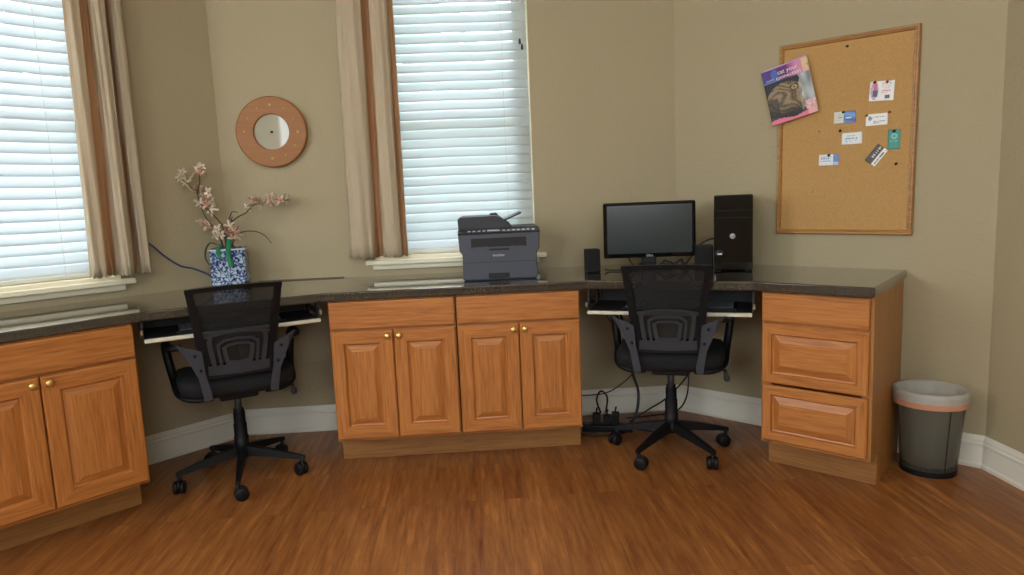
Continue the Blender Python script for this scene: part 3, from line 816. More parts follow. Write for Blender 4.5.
# tangle behind the monitor
hz = H+.005
for i, pts in enumerate([[(.66, 3.11, hz), (.69, 3.12, hz+.028), (.73, 3.10, hz+.010), (.77, 3.12, hz+.032), (.80, 3.09, hz)],
                         [(.65, 3.09, hz), (.70, 3.08, hz+.022), (.72, 3.11, hz+.034), (.76, 3.08, hz+.012), (.79, 3.10, hz+.024), (.80, 3.12, hz)],
                         [(.67, 3.14, hz), (.70, 3.12, hz+.038), (.74, 3.13, hz+.022), (.78, 3.13, hz+.040), (.79, 3.15, hz)]]):
    cord('monitor_cable', pts, .0045, M_cable, 'black cable looping in the tangle between the monitor stand and right speaker', group='tangled cables under the monitor')
cord('speaker_cable', [(.43, 3.14, H+.012), (.45, 3.16, hz), (.50, 3.15, hz), (.55, 3.17, hz), (.575, 3.16, hz), (.56, 3.175, H+.03), (.545, 3.185, H+.06)], .003, M_cable, 'thin black wire from the left speaker up to the monitor')
cord('power_cable', [(.80, 3.17, hz), (.83, 3.16, H+.05), (.86, 3.13, H+.105), (.90, 3.11, H+.13), (.935, 3.085, H+.14)], .004, M_cable, 'black cable rising behind the right speaker to the computer tower')
cord('wall_cable', [w3(1, .13, .02, hz-.002), w3(1, .3, .012, hz-.002), w3(1, .42, .018, hz-.002), w3(1, .5, .012, hz-.002), w3(1, .54, .008, hz-.002)], .0018, M_cableg, 'thin brown cable lying along the wall behind the worktop, under the clock')
cord('network_cable', [w3(0, -.44, .03, 1.02), w3(0, -.37, .02, .99), w3(0, -.31, .016, .93), w3(0, -.25, .03, .88), w3(0, -.19, .03, .86), w3(0, -.13, .06, .82), w3(0, -.11, .07, hz)], .004, M_cableb, 'blue cable running from the left curtain down behind the flower pot')

# ------------------------------------------------------------------ flower pot
def m_china():
    m = bpy.data.materials.new('blue_white_china'); m.use_nodes = True
    n = m.node_tree.nodes; l = m.node_tree.links; b = n['Principled BSDF']; b.inputs['Roughness'].default_value = .15
    tc = n.new('ShaderNodeTexCoord'); no = n.new('ShaderNodeTexNoise'); no.inputs['Scale'].default_value = 34; no.inputs['Detail'].default_value = 2
    l.new(tc.outputs['Object'], no.inputs['Vector'])
    mv = n.new('ShaderNodeVectorMath'); mv.operation = 'MULTIPLY_ADD'; mv.inputs[1].default_value = (.03, .03, .03)
    l.new(no.outputs['Color'], mv.inputs[0]); l.new(tc.outputs['Object'], mv.inputs[2])
    v = n.new('ShaderNodeTexVoronoi'); v.inputs['Scale'].default_value = 60; l.new(mv.outputs[0], v.inputs['Vector'])
    v2 = n.new('ShaderNodeTexVoronoi'); v2.feature = 'DISTANCE_TO_EDGE'; v2.inputs['Scale'].default_value = 40; l.new(mv.outputs[0], v2.inputs['Vector'])
    r = n.new('ShaderNodeValToRGB'); r.color_ramp.interpolation = 'LINEAR'; e = r.color_ramp.elements
    e[0].position = .30; e[0].color = (*sr(44, 62, 118), 1); e[1].position = .55; e[1].color = (*sr(176, 192, 204), 1)
    k = e.new(.38); k.color = (*sr(92, 118, 166), 1)
    l.new(v.outputs['Distance'], r.inputs['Fac'])
    r2 = n.new('ShaderNodeValToRGB'); r2.color_ramp.elements[0].position = .04; r2.color_ramp.elements[0].color = (*sr(84, 104, 156), 1); r2.color_ramp.elements[1].position = .10; r2.color_ramp.elements[1].color = (1, 1, 1, 1)
    l.new(v2.outputs['Distance'], r2.inputs['Fac'])
    mx = n.new('ShaderNodeMixRGB'); mx.blend_type = 'MULTIPLY'; mx.inputs['Fac'].default_value = 1
    l.new(r.outputs['Color'], mx.inputs['Color1']); l.new(r2.outputs['Color'], mx.inputs['Color2']); l.new(mx.outputs[0], b.inputs['Base Color'])
    return m
VP = Vector((-1.305, 3.195))
VA = R(14)
pot = thing('flower_pot', 'square blue and white china pot on the worktop behind the left chair', 'flower pot', (VP.x, VP.y, H), VA)
m = MB(); hw_ = .076; hh = .180
def rsq(h, r=.012, n=4):
    out = []
    for cx, cy, a0 in ((h-r, h-r, 0), (-h+r, h-r, 90), (-h+r, -h+r, 180), (h-r, -h+r, 270)):
        for i in range(n+1): a = R(a0+90*i/n); out.append((cx+r*math.cos(a), cy+r*math.sin(a)))
    return out
def loft(m, rings, cap0=True, cap1=True):
    vs = []; fs = []; k = len(rings[0][0])
    for ring, z in rings: vs += [(x, y, z) for x, y in ring]
    for i in range(len(rings)-1):
        for j in range(k): fs.append((i*k+j, i*k+(j+1) % k, (i+1)*k+(j+1) % k, (i+1)*k+j))
    if cap0: fs.append(tuple(range(k))[::-1])
    if cap1: e = (len(rings)-1)*k; fs.append(tuple(e+j for j in range(k)))
    m.add(vs, fs)
loft(m, [(rsq(hw_-.006), 0), (rsq(hw_-.004), .012), (rsq(hw_), .02), (rsq(hw_), hh-.012), (rsq(hw_+.003), hh-.008), (rsq(hw_+.003), hh), (rsq(hw_-.006, .008), hh), (rsq(hw_-.008, .008), hh-.03)])
m.build('china_body', m_china(), pot)
m = MB(); loft(m, [(rsq(hw_+.0035), hh-.007), (rsq(hw_+.0035), hh-.001)], False, False); m.build('rim_band', mat('white_glaze', sr(205, 212, 222), .2), pot)
fl = thing('artificial_orchid', 'pink and cream blossom sprays standing in the china pot', 'flowers', (VP.x, VP.y, H+hh-.03), VA)
M_stem = mat('brown_stem', sr(74, 60, 40), .7); M_pet1 = m_translucent('cream_petal', sr(238, 224, 200), sr(226, 205, 175), .2, .6)
M_pet2 = m_translucent('pink_petal', sr(220, 160, 140), sr(220, 160, 140), .2, .6); M_leaf = mat('dark_leaf', sr(38, 58, 38), .5); M_rib = mat('green_ribbon', sr(28, 122, 84), .5); M_moss = mat('rust_moss', sr(128, 62, 40), .9, bump=.5, bscale=120)
m = MB(); m.box(-.062, .062, -.062, .062, -.02, .012, .01, 2)
rr = random.Random(5)
for i in range(26): m.mat(0, True).ball((rr.uniform(-.05, .05), rr.uniform(-.05, .05), .014+rr.uniform(0, .012)), rr.uniform(.01, .018), 8, 6)
m.build('moss', mat('grey_moss', sr(92, 96, 92), .9, bump=.5, bscale=120), fl)
# stem paths given as (x across, depth, height) above the pot's rim
Z0 = .03
stems = {
 'a': [(-.01, 0, 0), (-.012, -.01, .09), (-.03, -.01, .125), (-.065, -.01, .17), (-.10, -.01, .205), (-.11, -.01, .25), (-.135, -.01, .28), (-.175, 0, .325)],
 'b': [(-.02, 0, 0), (-.045, 0, .085), (-.07, 0, .115), (-.09, 0, .155), (-.105, 0, .20)],
 'g': [(.01, 0, .1), (.03, 0, .14)],
 'c': [(-.11, -.01, .25), (-.095, -.01, .29), (-.092, 0, .34)],
 'd': [(.01, 0, 0), (.018, 0, .10), (.05, 0, .135), (.09, 0, .155), (.12, 0, .185), (.17, 0, .198), (.22, 0, .20), (.285, 0, .204)],
 'e': [(.015, 0, .01), (.04, 0, .055), (.075, 0, .07), (.125, 0, .068), (.165, 0, .045), (.19, 0, .01)],
 'f': [(-.012, 0, .0), (-.005, 0, .09), (.015, 0, .13), (.03, 0, .16), (.055, 0, .158)]}
SZ = 1.0
def sp(p): return (p[0]*SZ, p[1]*SZ-.0, Z0+p[2]*SZ*1.02)
for kx, pts in stems.items():
    m = MB(); q = spline([sp(p) for p in pts], 6); m.mat(0, True).tube(q, [.0036*(1-.55*i/len(q)) for i in range(len(q))], 6)
    m.build('stem', M_stem if kx != 'f' else M_leaf, fl)
def blossom(p, sc, pink, rnd):
    m = MB(); M0 = Matrix.Translation(p) @ Matrix.Rotation(rnd.uniform(0, 6.3), 4, 'Z') @ Matrix.Rotation(R(70+rnd.uniform(-40, 40)), 4, 'X') @ Matrix.Rotation(rnd.uniform(0, 6.3), 4, 'Z')
    for i in range(5):
        a = 2*PI*i/5 + rnd.uniform(-.2, .2); L = sc*rnd.uniform(.85, 1.15); w = L*.30
        Mp = M0 @ Matrix.Rotation(a, 4, 'Z')
        vs = []; fs = []
        for j, (t, ww, up) in enumerate([(0, .25, 0), (.3, .8, .10), (.6, 1.0, .22), (.85, .6, .25), (1, .1, .22)]):
            vs += [(t*L, -w*ww, up*L), (t*L, 0, up*L-.12*L), (t*L, w*ww, up*L), (t*L, 0, up*L-.12*L-.0012)]
        for j in range(4):
            b = 4*j
            for q in range(4): fs.append((b+q, b+(q+1) % 4, b+4+(q+1) % 4, b+4+q))
        m.mat(1 if (pink and i % 2 == 0) else 0, True).add(vs, fs, Mp)
    m.mat(1, True).ball((0, 0, sc*.12), sc*.17, 8, 6, M0)
    return m.build('blossom', [M_pet1, M_pet2], fl)
rb = random.Random(11)
spots = [(-.175, 0, .322), (-.16, -.01, .345), (-.155, 0, .30), (-.105, 0, .36), (-.08, 0, .365), (-.085, -.01, .335), (-.12, -.01, .325), (-.11, 0, .275), (-.095, -.01, .262), (-.125, -.01, .262), (-.075, -.01, .235),
         (-.06, -.01, .25), (-.10, -.01, .205), (-.07, -.02, .20), (-.055, -.01, .178), (-.045, -.01, .21), (-.10, 0, .118), (-.085, 0, .105), (-.065, -.01, .095), (-.035, -.03, .085), (-.02, -.04, .065), (-.045, -.03, .06), (.0, -.04, .075), (.02, -.03, .10),
         (.035, -.03, .075), (.05, -.03, .055), (.03, -.04, .045), (.015, -.03, .055), (.115, 0, .195), (.125, -.01, .21), (.10, 0, .18), (.15, -.01, .205), (.165, 0, .19), (.19, 0, .20), (.205, -.01, .225), (.215, 0, .20), (.245, -.01, .205), (.265, 0, .213), (.285, -.01, .207)]
for i, p in enumerate(spots):
    blossom(Vector(sp(p)), rb.uniform(.022, .032), rb.random() < .22, rb)
# hanging green ribbons over the rim and a dark leaf curling down at the left
for x, w_, zt, zb in ((.012, .011, .075, -.052), (-.030, .009, .05, -.01)):
    m = MB(); y = -hw_-.006
    pth = [(x, -.03, zt), (x+.003, -.055, zt-.01), (x, y-.002, .036), (x-.004, y, .01), (x+.004, y, zb)]
    q = spline(pth, 5); vs = []; fs = []
    for p in q: vs += [(p.x-w_, p.y, p.z), (p.x+w_, p.y, p.z), (p.x+w_, p.y+.0015, p.z), (p.x-w_, p.y+.0015, p.z)]
    for j in range(len(q)-1):
        for k_ in range(4): fs.append((4*j+k_, 4*j+(k_+1) % 4, 4*j+4+(k_+1) % 4, 4*j+4+k_))
    m.mat(0, True).add(vs, fs); m.build('ribbon', M_rib, fl)
m = MB(); q = spline([(-.04, -.05, .05), (-.065, -.07, .06), (-.085, -.078, .03), (-.088, -.08, -.01), (-.075, -.082, -.04)], 6)
m.mat(0, True).tube(q, [.004+.006*math.sin(PI*i/(len(q)-1)) for i in range(len(q))], 6, flat=.3); m.build('leaf', M_leaf, fl)
m = MB(); q = spline([(-.005, -.01, .04), (.0, -.01, .09), (.015, -.01, .13), (.028, -.01, .158)], 6)
m.mat(0, True).tube(q, [.003+.005*math.sin(PI*i/(len(q)-1)) for i in range(len(q))], 6, flat=.3); m.build('leaf', M_leaf, fl)

# ------------------------------------------------------------------ clock
ck = thing('wall_clock', 'round wooden wall clock with a mirrored centre, above the flower pot', 'clock', W(1, .2555, 0, 1.481), AN[1])
RX = Matrix.Rotation(R(90), 4, 'X')
m = MB(); m.mat(0, False).lathe([(.083, .012), (.083, .028), (.086, .031), (.160, .031), (.1655, .027), (.1655, .006), (.158, .0), (.083, 0)], 64, RX)
ring_w = oak('clock_veneer', False, sr(146, 92, 40), sr(156, 100, 44), sr(166, 108, 50), .5)
m.build('ring', ring_w, ck)
m = MB(); m.mat(0, False).lathe([(0, .016), (.0835, .016), (.0835, .012), (0, .012)], 48, RX)
mm = mat('clock_mirror', sr(168, 162, 138), .5, 0, coat=.6); mm.node_tree.nodes['Principled BSDF'].inputs['Coat IOR'].default_value = 1.8; m.build('mirror_face', mm, ck)
for i in range(12):
    a = R(30*i + 2); r_ = .124; s_ = .0068 if i % 3 == 0 else .0036
    m = MB(); m.mat(0, True).ball((r_*math.sin(a), -.031, r_*math.cos(a)), (s_, s_*.6, s_), 10, 6); m.build('stud', M_brass, ck)
m = MB(); m.mat(0, True).lathe([(0, .024), (.005, .024), (.006, .016), (0, .016)], 14, RX); m.build('centre_pin', M_black, ck)
m = MB(); m.box(-.0012, .0012, -.020, -.0185, 0, .0, 0) if False else m.prism([(-.0015, 0), (-.0008, .03), (.0008, .03), (.0015, 0)], .018, .0186, 0, 1, RX); 

# ------------------------------------------------------------------ cork board with what is pinned to it
def m_cork():
    m = mat('cork', sr(196, 150, 88), .85, bump=.2, bscale=160)
    n = m.node_tree.nodes; l = m.node_tree.links; b = n['Principled BSDF']
    tc = n.new('ShaderNodeTexCoord'); t = n.new('ShaderNodeTexNoise'); t.inputs['Scale'].default_value = 220; t.inputs['Detail'].default_value = 4
    l.new(tc.outputs['Object'], t.inputs['Vector']); r = n.new('ShaderNodeValToRGB')
    r.color_ramp.elements[0].position = .3; r.color_ramp.elements[0].color = (*sr(176, 134, 80), 1); r.color_ramp.elements[1].position = .6; r.color_ramp.elements[1].color = (*sr(194, 152, 94), 1)
    l.new(t.outputs['Fac'], r.inputs['Fac']); l.new(r.outputs['Color'], b.inputs['Base Color']); return m
bx0, bx1, bz0, bz1 = .509, 1.052, .913, 1.729
BS, BZ = (bx0+bx1)/2, (bz0+bz1)/2
bd = thing('cork_board', 'wood-framed cork notice board on the wall above the drawer cabinet', 'notice board', W(2, BS, 0, BZ), AN[2])
hwB, hhB = (bx1-bx0)/2, (bz1-bz0)/2
TIL = Matrix.Rotation(R(.5), 4, 'Y')
m = MB(); m.box(-hwB+.012, hwB-.012, -.009, -.001, -hhB+.012, hhB-.012, M=TIL); m.build('cork_panel', m_cork(), bd)
M_frame = oak('board_frame', False, sr(140, 96, 50), sr(168, 120, 64), sr(186, 138, 78), .35)
m = MB(); prof = [(0, 0), (0, -.014), (.004, -.020), (.009, -.020), (.013, -.016), (.018, -.017), (.021, -.010), (.021, 0)]
vs = []; fs = []; n_ = len(prof)
for cx, cz in ((-1, -1), (1, -1), (1, 1), (-1, 1)):
    for i_, y_ in prof: vs.append(TIL @ Vector((cx*(hwB-i_), y_, cz*(hhB-i_))))
for c in range(4):
    for i in range(n_): fs.append((c*n_+i, c*n_+(i+1) % n_, ((c+1) % 4)*n_+(i+1) % n_, ((c+1) % 4)*n_+i))
m.add(vs, fs); m.build('board_frame', M_frame, bd)

def sheet(name, label, cat, s, z, w, h, roll, pat, nx, nz, out=.0115, group=None, curl=0, mt=None, th=.0012):
    """a printed sheet on the board; pat(u, v) gives the colour printed there, u right, v up"""
    root = thing(name, label, cat, W(2, s, out, z), AN[2], group)
    Mr = Matrix.Rotation(roll, 4, 'Y'); m = MB(); P = []
    for j in range(nz+1):
        for i in range(nx+1):
            u, v = i/nx, j/nz
            P.append((w*(u-.5), -curl*((u-.5)**2*2 + (1-v)**2*.8), h*(v-.5)))
    k = nx+1
    for j in range(nz):
        for i in range(nx):
            m.col = tuple(pat((i+.5)/nx, (j+.5)/nz)); m.mat(0, True).add([P[j*k+i], P[j*k+i+1], P[(j+1)*k+i+1], P[(j+1)*k+i]], [(0, 1, 2, 3)], Mr)
    m.col = (.85, .83, .8)
    m.mat(1, False).add([(x, y+th, z_) for x, y, z_ in P], [(j*k+i, (j+1)*k+i, (j+1)*k+i+1, j*k+i+1) for j in range(nz) for i in range(nx)], Mr)
    edge = [i for i in range(k)] + [j*k+nx for j in range(1, nz+1)] + [nz*k+i for i in range(nx-1, -1, -1)] + [j*k for j in range(nz-1, 0, -1)]
    vs = [P[i] for i in edge] + [(P[i][0], P[i][1]+th, P[i][2]) for i in edge]; ne = len(edge)
    m.add(vs, [(i, (i+1) % ne, ne+(i+1) % ne, ne+i) for i in range(ne)], Mr)
    o = m.build('printed_sheet', [mt or M_print, M_paper], root, fix=False)
    bm = bmesh.new(); bm.from_mesh(o.data); bmesh.ops.remove_doubles(bm, verts=bm.verts[:], dist=1e-6); bmesh.ops.recalc_face_normals(bm, faces=bm.faces[:]); bm.to_mesh(o.data); bm.free()
    return root, Mr
def mixc(a, b, t): return [a[i]*(1-t)+b[i]*t for i in range(3)]
def inr(u, v, a, b, c, d): return a < u < b and c < v < d
def hsh(i, j, k=1): return (math.sin(i*12.9898+j*78.233+k*37.7)*43758.5453) % 1
def lines(u, v, rows, base, ink, x0, x1, seed=1):
    for r_, hh_, xe in rows:
        if abs(v-r_) < hh_ and x0 < u < x0+(x1-x0)*xe and hsh(int(u*40), int(r_*100), seed) > .25: return ink
    return base
WHT = sr(232, 230, 226); INK = sr(120, 130, 150)
def p1(u, v):
    if u < .42:
        d = math.hypot((u-.2)/.16, (v-.52)/.46)
        c = sr(206, 140, 170) if v > .7 else sr(190, 160, 190)
        if inr(u, v, .12, .34, .2, .55): return sr(60, 46, 90)
        if inr(u, v, .17, .30, .55, .85): return sr(196, 90, 128)
        return c if d < 1 else WHT
    if inr(u, v, .62, .85, .12, .30): return sr(70, 76, 96)
    return lines(u, v, [(.85, .03, .9), (.72, .02, .8), (.62, .02, .7), (.5, .02, .9), (.4, .02, .6)], WHT, sr(206, 150, 150), .5, .92)
def p2(u, v):
    if u < .45: return lines(u, v, [(.7, .04, .8), (.5, .04, .9), (.3, .04, .6)], sr(205, 205, 190), sr(150, 160, 160), .08, .4)
    t = v; c = mixc(sr(20, 60, 150), sr(90, 150, 210), .5+.5*math.sin(8*v+3*u)); return c if not inr(u, v, .55, .8, .35, .5) else sr(190, 210, 235)
def p3(u, v):
    if math.hypot((u-.2)*1.7, v-.62) < .17: return sr(120, 140, 160)
    return lines(u, v, [(.7, .04, .9), (.5, .03, .8), (.35, .03, .95), (.2, .03, .5)], WHT, INK, .34, .92, 3)
def p4(u, v): return lines(u, v, [(.72, .04, .7), (.5, .05, .9), (.35, .03, .8), (.22, .03, .5)], sr(222, 226, 224), sr(120, 160, 190), .2, .85, 4)
def p5(u, v):
    if u > .72: return sr(90, 130, 200) if v > .3 else sr(170, 190, 220)
    return lines(u, v, [(.8, .04, .9), (.62, .04, .8), (.42, .03, .9), (.25, .03, .6)], sr(220, 224, 228), sr(110, 140, 175), .08, .66, 5)
def p6(u, v):
    base = sr(24, 132, 118)
    if .30 < math.hypot((u-.5)*.62/.16, (v-.66)/.16)/1.4 < .7: return sr(110, 190, 175)
    return lines(u, v, [(.42, .012, .9), (.32, .012, .8), (.14, .01, .6)], base, sr(140, 205, 190), .2, .8, 6)
def p7(u, v):
    if v > .42: return sr(34, 32, 36) if not (inr(u, v, .25, .95, .55, .72) and int(u*16) % 2) else sr(210, 205, 205)
    if v > .36: return sr(150, 120, 100)
    return lines(u, v, [(.2, .05, .9)], sr(238, 236, 230), sr(90, 80, 80), .1, .9, 7)
GCD = 'cards pinned to the cork board'
def card(label, s, z, w, h, roll, pat, nx=26, nz=16, **k): return sheet('pinned_card', label, 'card', s, z, w, h, R(roll), pat, nx, nz, group=GCD, **k)
card('white card with a pink and purple bottle picture, topmost on the cork board', .924, 1.490, .090, .078, 3, p1, 30, 28)
card('blue and white business card, left of the round-logo card', .786, 1.4005, .086, .048, 1, p2)
card('white business card with a small round logo, right of the blue one', .908, 1.379, .081, .047, 0, p3)
card('plain white business card just below the blue and white card', .816, 1.312, .079, .048, 0, p4)
card('white card with a blue right edge, lowest on the cork board', .7255, 1.229, .079, .046, 1, p5)
card('teal upright business card near the right side of the cork board', .974, 1.295, .045, .078, 0, p6, 16, 28)
card('black and white striped card pinned slantwise beside the teal card', .911, 1.236, .079, .048, -52, p7, 26, 16, out=.0128)

def cover(u, v):
    """magazine cover: purple to blue masthead, black ground, tabby cat's face, pale right side, pink foot"""
    if v > .74:
        if v > .975: return sr(190, 150, 200)
        if u > .86: return sr(226, 190, 150)
        c = mixc(sr(72, 48, 140), sr(96, 30, 104), min(1, u/.45)) if u < .55 else mixc(sr(130, 40, 116), sr(214, 140, 176), min(1, (u-.55)/.2))
        if math.hypot((u-.26)*1.3, v-.86) < .10: c = mixc(c, sr(60, 110, 190), .8)
        if u < .35 and .745 < v < .77: c = sr(80, 130, 190)
        return c
    if v < .07 + .02*math.sin(9*u): return sr(226, 120, 150) if u < .8 else sr(235, 170, 170)
    edge = .80 - .10*v
    if u > edge+.02*math.sin(30*v):
        g = .60+.5*noise.noise(Vector((u*9, v*4, 2))); return [c*g for c in sr(208, 214, 216)] if not (v < .25 and u > .7) else mixc(sr(230, 214, 214), sr(214, 90, 110), hsh(int(u*30), int(v*40), 3)*.7)
    # cat's face
    cx, cy = .42, .36
    d = math.hypot((u-cx)/.44, (v-cy)/.33)
    ear = (u < .34 and v < .62 and v > .52-.4*u) and (v-.42) < .9*(u+.02)
    if d < 1 or ear:
        eye = math.hypot((u-.62)/.070, (v-.55)/.040)
        if eye < .35: return sr(16, 12, 10)
        if eye < 1: return sr(176, 150, 84)
        if eye < 1.4: return sr(34, 26, 20)
        nz = noise.noise(Vector((u*5, v*5, 1)))*1.2
        st = math.sin(46*(.45*u+.9*v+.16*nz) + 5*math.hypot(u-.3, v-.4))
        fine = noise.noise(Vector((u*30, v*30, 4)))*.35
        base = mixc(sr(70, 56, 40), sr(158, 134, 98), max(0, min(1, .55+.40*st+fine)))
        if ear and d > .8: base = mixc(base, sr(176, 140, 116), .5)
        if v < .30: base = mixc(base, sr(26, 22, 20), min(1, (.30-v)*6))
        if math.hypot((u-.56)/.07, (v-.15)/.035) < 1: base = sr(60, 34, 32)
        if u < .22 and v < .45: base = mixc(base, sr(22, 20, 20), .75)
        if u > .70: base = mixc(base, sr(200, 190, 170), .35)
        return base
    if v > .62: return sr(18, 16, 30)
    return sr(24, 22, 26) if u < .3 and v > .12 else sr(60, 56, 60)
MGR = R(-13)
mg, Mr = sheet('magazine', 'cat magazine with a tabby face cover, pinned over the board\'s left edge', 'magazine', .5655, 1.532, .198, .245, MGR, cover, 66, 84, out=.032, curl=.006, mt=M_gloss, th=.004)
sh = [c for c in mg.children][0]
for s_, sz, x, z in (('cat your', .026, .012, .092), ('connection', .024, .012, .070), ('the health', .008, -.068, .072)):
    text(s_, sz, M_textw, sh, 'cover_lettering', Mr @ Matrix.Translation((x, -.006, z)) @ FRONT, .0004)
# push pins
pin_i = [0]
def pin(s, z, out, mt, label, group='push pins on the cork board'):
    root = thing('push_pin', label, 'push pin', W(2, s, out, z), AN[2], group)
    m = MB(); m.mat(0, True).lathe([(0, .012), (.0042, .012), (.0046, .0105), (.0026, .009), (.0026, .004), (.0046, .002), (.0046, 0), (0, 0)], 12, RX @ Matrix.Rotation(R(15), 4, 'X')); m.build('pin_head', mt, root)
M_pinw = mat('white_pin_plastic', sr(225, 205, 170), .3); M_pinr = mat('red_pin_plastic', sr(150, 40, 36), .3)
pin(.770, 1.348, .010, M_black, 'black push pin alone in the cork, left of the plain white card')
pin(.984, 1.199, .010, M_black, 'black push pin alone in the cork, below the teal card')
pin(.681, 1.354, .010, M_pinw, 'cream push pin alone in the cork, below the magazine')
pin(.791, 1.686, .010, M_black, 'black push pin at the top of the cork board')
pin(.658, 1.101, .010, M_pinw, 'cream push pin low on the cork board')
pin(.899, 1.527, .013, M_black, 'black push pin holding the pink bottle card')
pin(.944, 1.524, .013, M_pinr, 'red push pin in the pink bottle card\'s right corner')
pin(.782, 1.422, .013, M_black, 'black push pin holding the blue and white card')
pin(.872, 1.400, .013, M_pinr, 'red push pin holding the round-logo card')
pin(.728, 1.250, .013, M_black, 'black push pin holding the card with the blue right edge')
pin(.974, 1.328, .013, M_black, 'black push pin holding the teal card')
pin(.955, 1.405, .010, M_pinr, 'red push pin in the cork above the teal card')
pin(.640, 1.640, .040, M_pinw, 'cream push pin holding the magazine')

# ------------------------------------------------------------------ waste bin and bag
BC = W(2, 0, 0)
ub = U(2)*(-.51+0) 
bp = U(2)*(-.533) + N(2)*(3.1343-.146)
bn = thing('waste_bin', 'smoky grey plastic waste bin between the drawer cabinet and the wall corner', 'waste bin', (bp.x, bp.y, 0), AN[2]+R(12))
BH = .326
def ell(r, q=.92): return [(r*math.cos(2*PI*i/48), r*q*math.sin(2*PI*i/48)) for i in range(48)]
m = MB(); m.smooth = True
loft(m, [(ell(.084), .014), (ell(.090), .0), (ell(.096), .0), (ell(.098), .02), (ell(.122), BH-.004), (ell(.125), BH), (ell(.121), BH), (ell(.118), BH-.01), (ell(.094), .02)], True, True)
m.build('bin_shell', M_smoke, bn)
m = MB(); loft(m, [(ell(.0985), .001), (ell(.0995), .022)], False, False); loft(m, [(ell(.0955), .001), (ell(.096), .022)], False, False); m.build('base_band', M_black, bn)
m = MB(); a_ = R(-58)
m.tube([(.0992*math.cos(a_), .0992*.92*math.sin(a_), .02), (.123*math.cos(a_), .123*.92*math.sin(a_), BH-.04)], .0018, 6); m.build('seam', M_black, bn)
bg = thing('bin_bag', 'thin white bin liner folded over the rim of the waste bin', 'bin liner', (bp.x, bp.y, .03), AN[2]+R(12))
rb = random.Random(4)
def wavy(r, amp, ph, q=.92):
    out = []
    for i in range(72):
        t = 2*PI*i/72; rr_ = r + amp*(math.sin(9*t+ph)+.6*math.sin(17*t+ph*2.3)+.4*math.sin(29*t+ph*3.1)); out.append((rr_*math.cos(t), rr_*q*math.sin(t)))
    return out
m = MB(); m.smooth = True
zb = -.03
loft(m, [(wavy(.129, .0008, .5), BH-.033+zb), (wavy(.131, .0008, .5), BH-.012+zb), (wavy(.1305, .0008, .4), BH+.004+zb), (wavy(.124, .0006, .3), BH+.008+zb), (wavy(.1165, .0007, .2), BH+zb), (wavy(.1055, .0036, .9), .27+zb), (wavy(.101, .0036, 1.6), .19+zb), (wavy(.094, .003, 2.4), .10+zb), (wavy(.084, .004, 3), .035+zb)], False, True)
m.build('liner', M_bag, bg)
m = MB(); m.smooth = True
loft(m, [(wavy(.1285, .0009, .7), BH-.052+zb), (wavy(.1300, .0009, .6), BH-.030+zb)], False, False)
m.build('drawstring_band', M_bagband, bg)

# ------------------------------------------------------------------ cables under the right desk
PD = Vector(ksd(1, 1.78, .26))
ps = thing('power_strip', 'black power strip on the floor under the right desk, among cables', 'power strip', (PD.x, PD.y, 0), R(-10))
m = MB(); m.box(-.12, .12, -.03, .03, 0, .032, .005, 2); b = m.build('strip_body', M_black, ps)
for i in range(5):
    m = MB(); x = -.095+.045*i; m.box(x-.014, x+.014, -.018, .018, .032, .034, .001); m.build('socket', M_dgrey, b)
m = MB(); m.box(.095, .108, -.008, .008, .031, .037, .001); m.build('switch', M_chrome, b)
for i, (x, h_) in enumerate(((-.05, .05), (0, .042), (.04, .055))):
    t = thing('power_adapter', ['black plug-in adapter at the left end of the power strip', 'black plug-in adapter in the middle of the power strip', 'black plug-in adapter nearest the chair on the power strip'][i], 'power adapter', local((PD.x, PD.y), R(-10), x, 0, .034), R(-10), 'adapters in the power strip')
    m = MB(); m.box(-.018, .018, -.024, .024, 0, h_, .004, 2); m.build('adapter_body', M_black, t)
    m = MB(); m.mat(0, True).tube([(0, 0, h_-.002), (0, 0, h_+.012), (.004, -.004, h_+.03)], .004, 6); m.build('strain_relief', M_black, t)
def fl_(x, y, z): return (PD.x+x, PD.y+y, z)
GCA = 'black cables under the right desk'
cord('floor_cable', [fl_(-.03, 0, .09), fl_(-.05, -.02, .16), fl_(-.03, -.03, .205), fl_(.0, -.02, .17), fl_(-.005, 0, .09)], .0045, M_cable, 'black cable standing in an upright loop over the power strip', group=GCA)
cord('floor_cable', [fl_(-.36, .15, .16), fl_(-.20, .16, .135), fl_(-.05, .16, .13), fl_(.05, .16, .15), fl_(.16, .15, .24), fl_(.20, .14, .33)], .003, M_cable, 'thin cable along the baseboard behind the power strip', group=GCA)
cord('floor_cable', [fl_(.05, .12, .74), fl_(.10, .10, .5), fl_(.13, .04, .28), fl_(.155, .02, .18), fl_(.14, -.01, .09), fl_(.10, -.03, .03)], .007, M_cable, 'thick black cable bundle dropping from the desk to the power strip', group=GCA)
cord('floor_cable', [fl_(.10, -.03, .05), fl_(.2, -.01, .10), fl_(.3, .02, .15), fl_(.42, .08, .25), fl_(.46, .12, .35)], .004, M_cable, 'black cable rising from the power strip behind the right chair\'s post', group=GCA)
cord('floor_cable', [fl_(.09, -.01, .06), fl_(.22, .03, .055), fl_(.34, .06, .06), fl_(.40, .08, .12), fl_(.42, .10, .25), fl_(.43, .13, .36)], .004, M_cable, 'black cable bending upward near the right chair\'s post', group=GCA)
cord('floor_cable', [fl_(-.40, -.02, .12), fl_(-.25, -.04, .075), fl_(-.15, -.04, .05), fl_(-.09, -.02, .035)], .004, M_cable, 'black cable coming from behind the cabinet to the power strip', group=GCA)
cord('floor_cable', [fl_(.12, -.02, .012), fl_(.25, -.08, .006), fl_(.36, -.02, .006), fl_(.30, .08, .006), fl_(.16, .06, .006), fl_(.05, -.07, .006), fl_(-.12, -.06, .006), fl_(-.25, .02, .006)], .0055, M_cable, 'black cable coiled flat on the floor around the power strip', group=GCA)

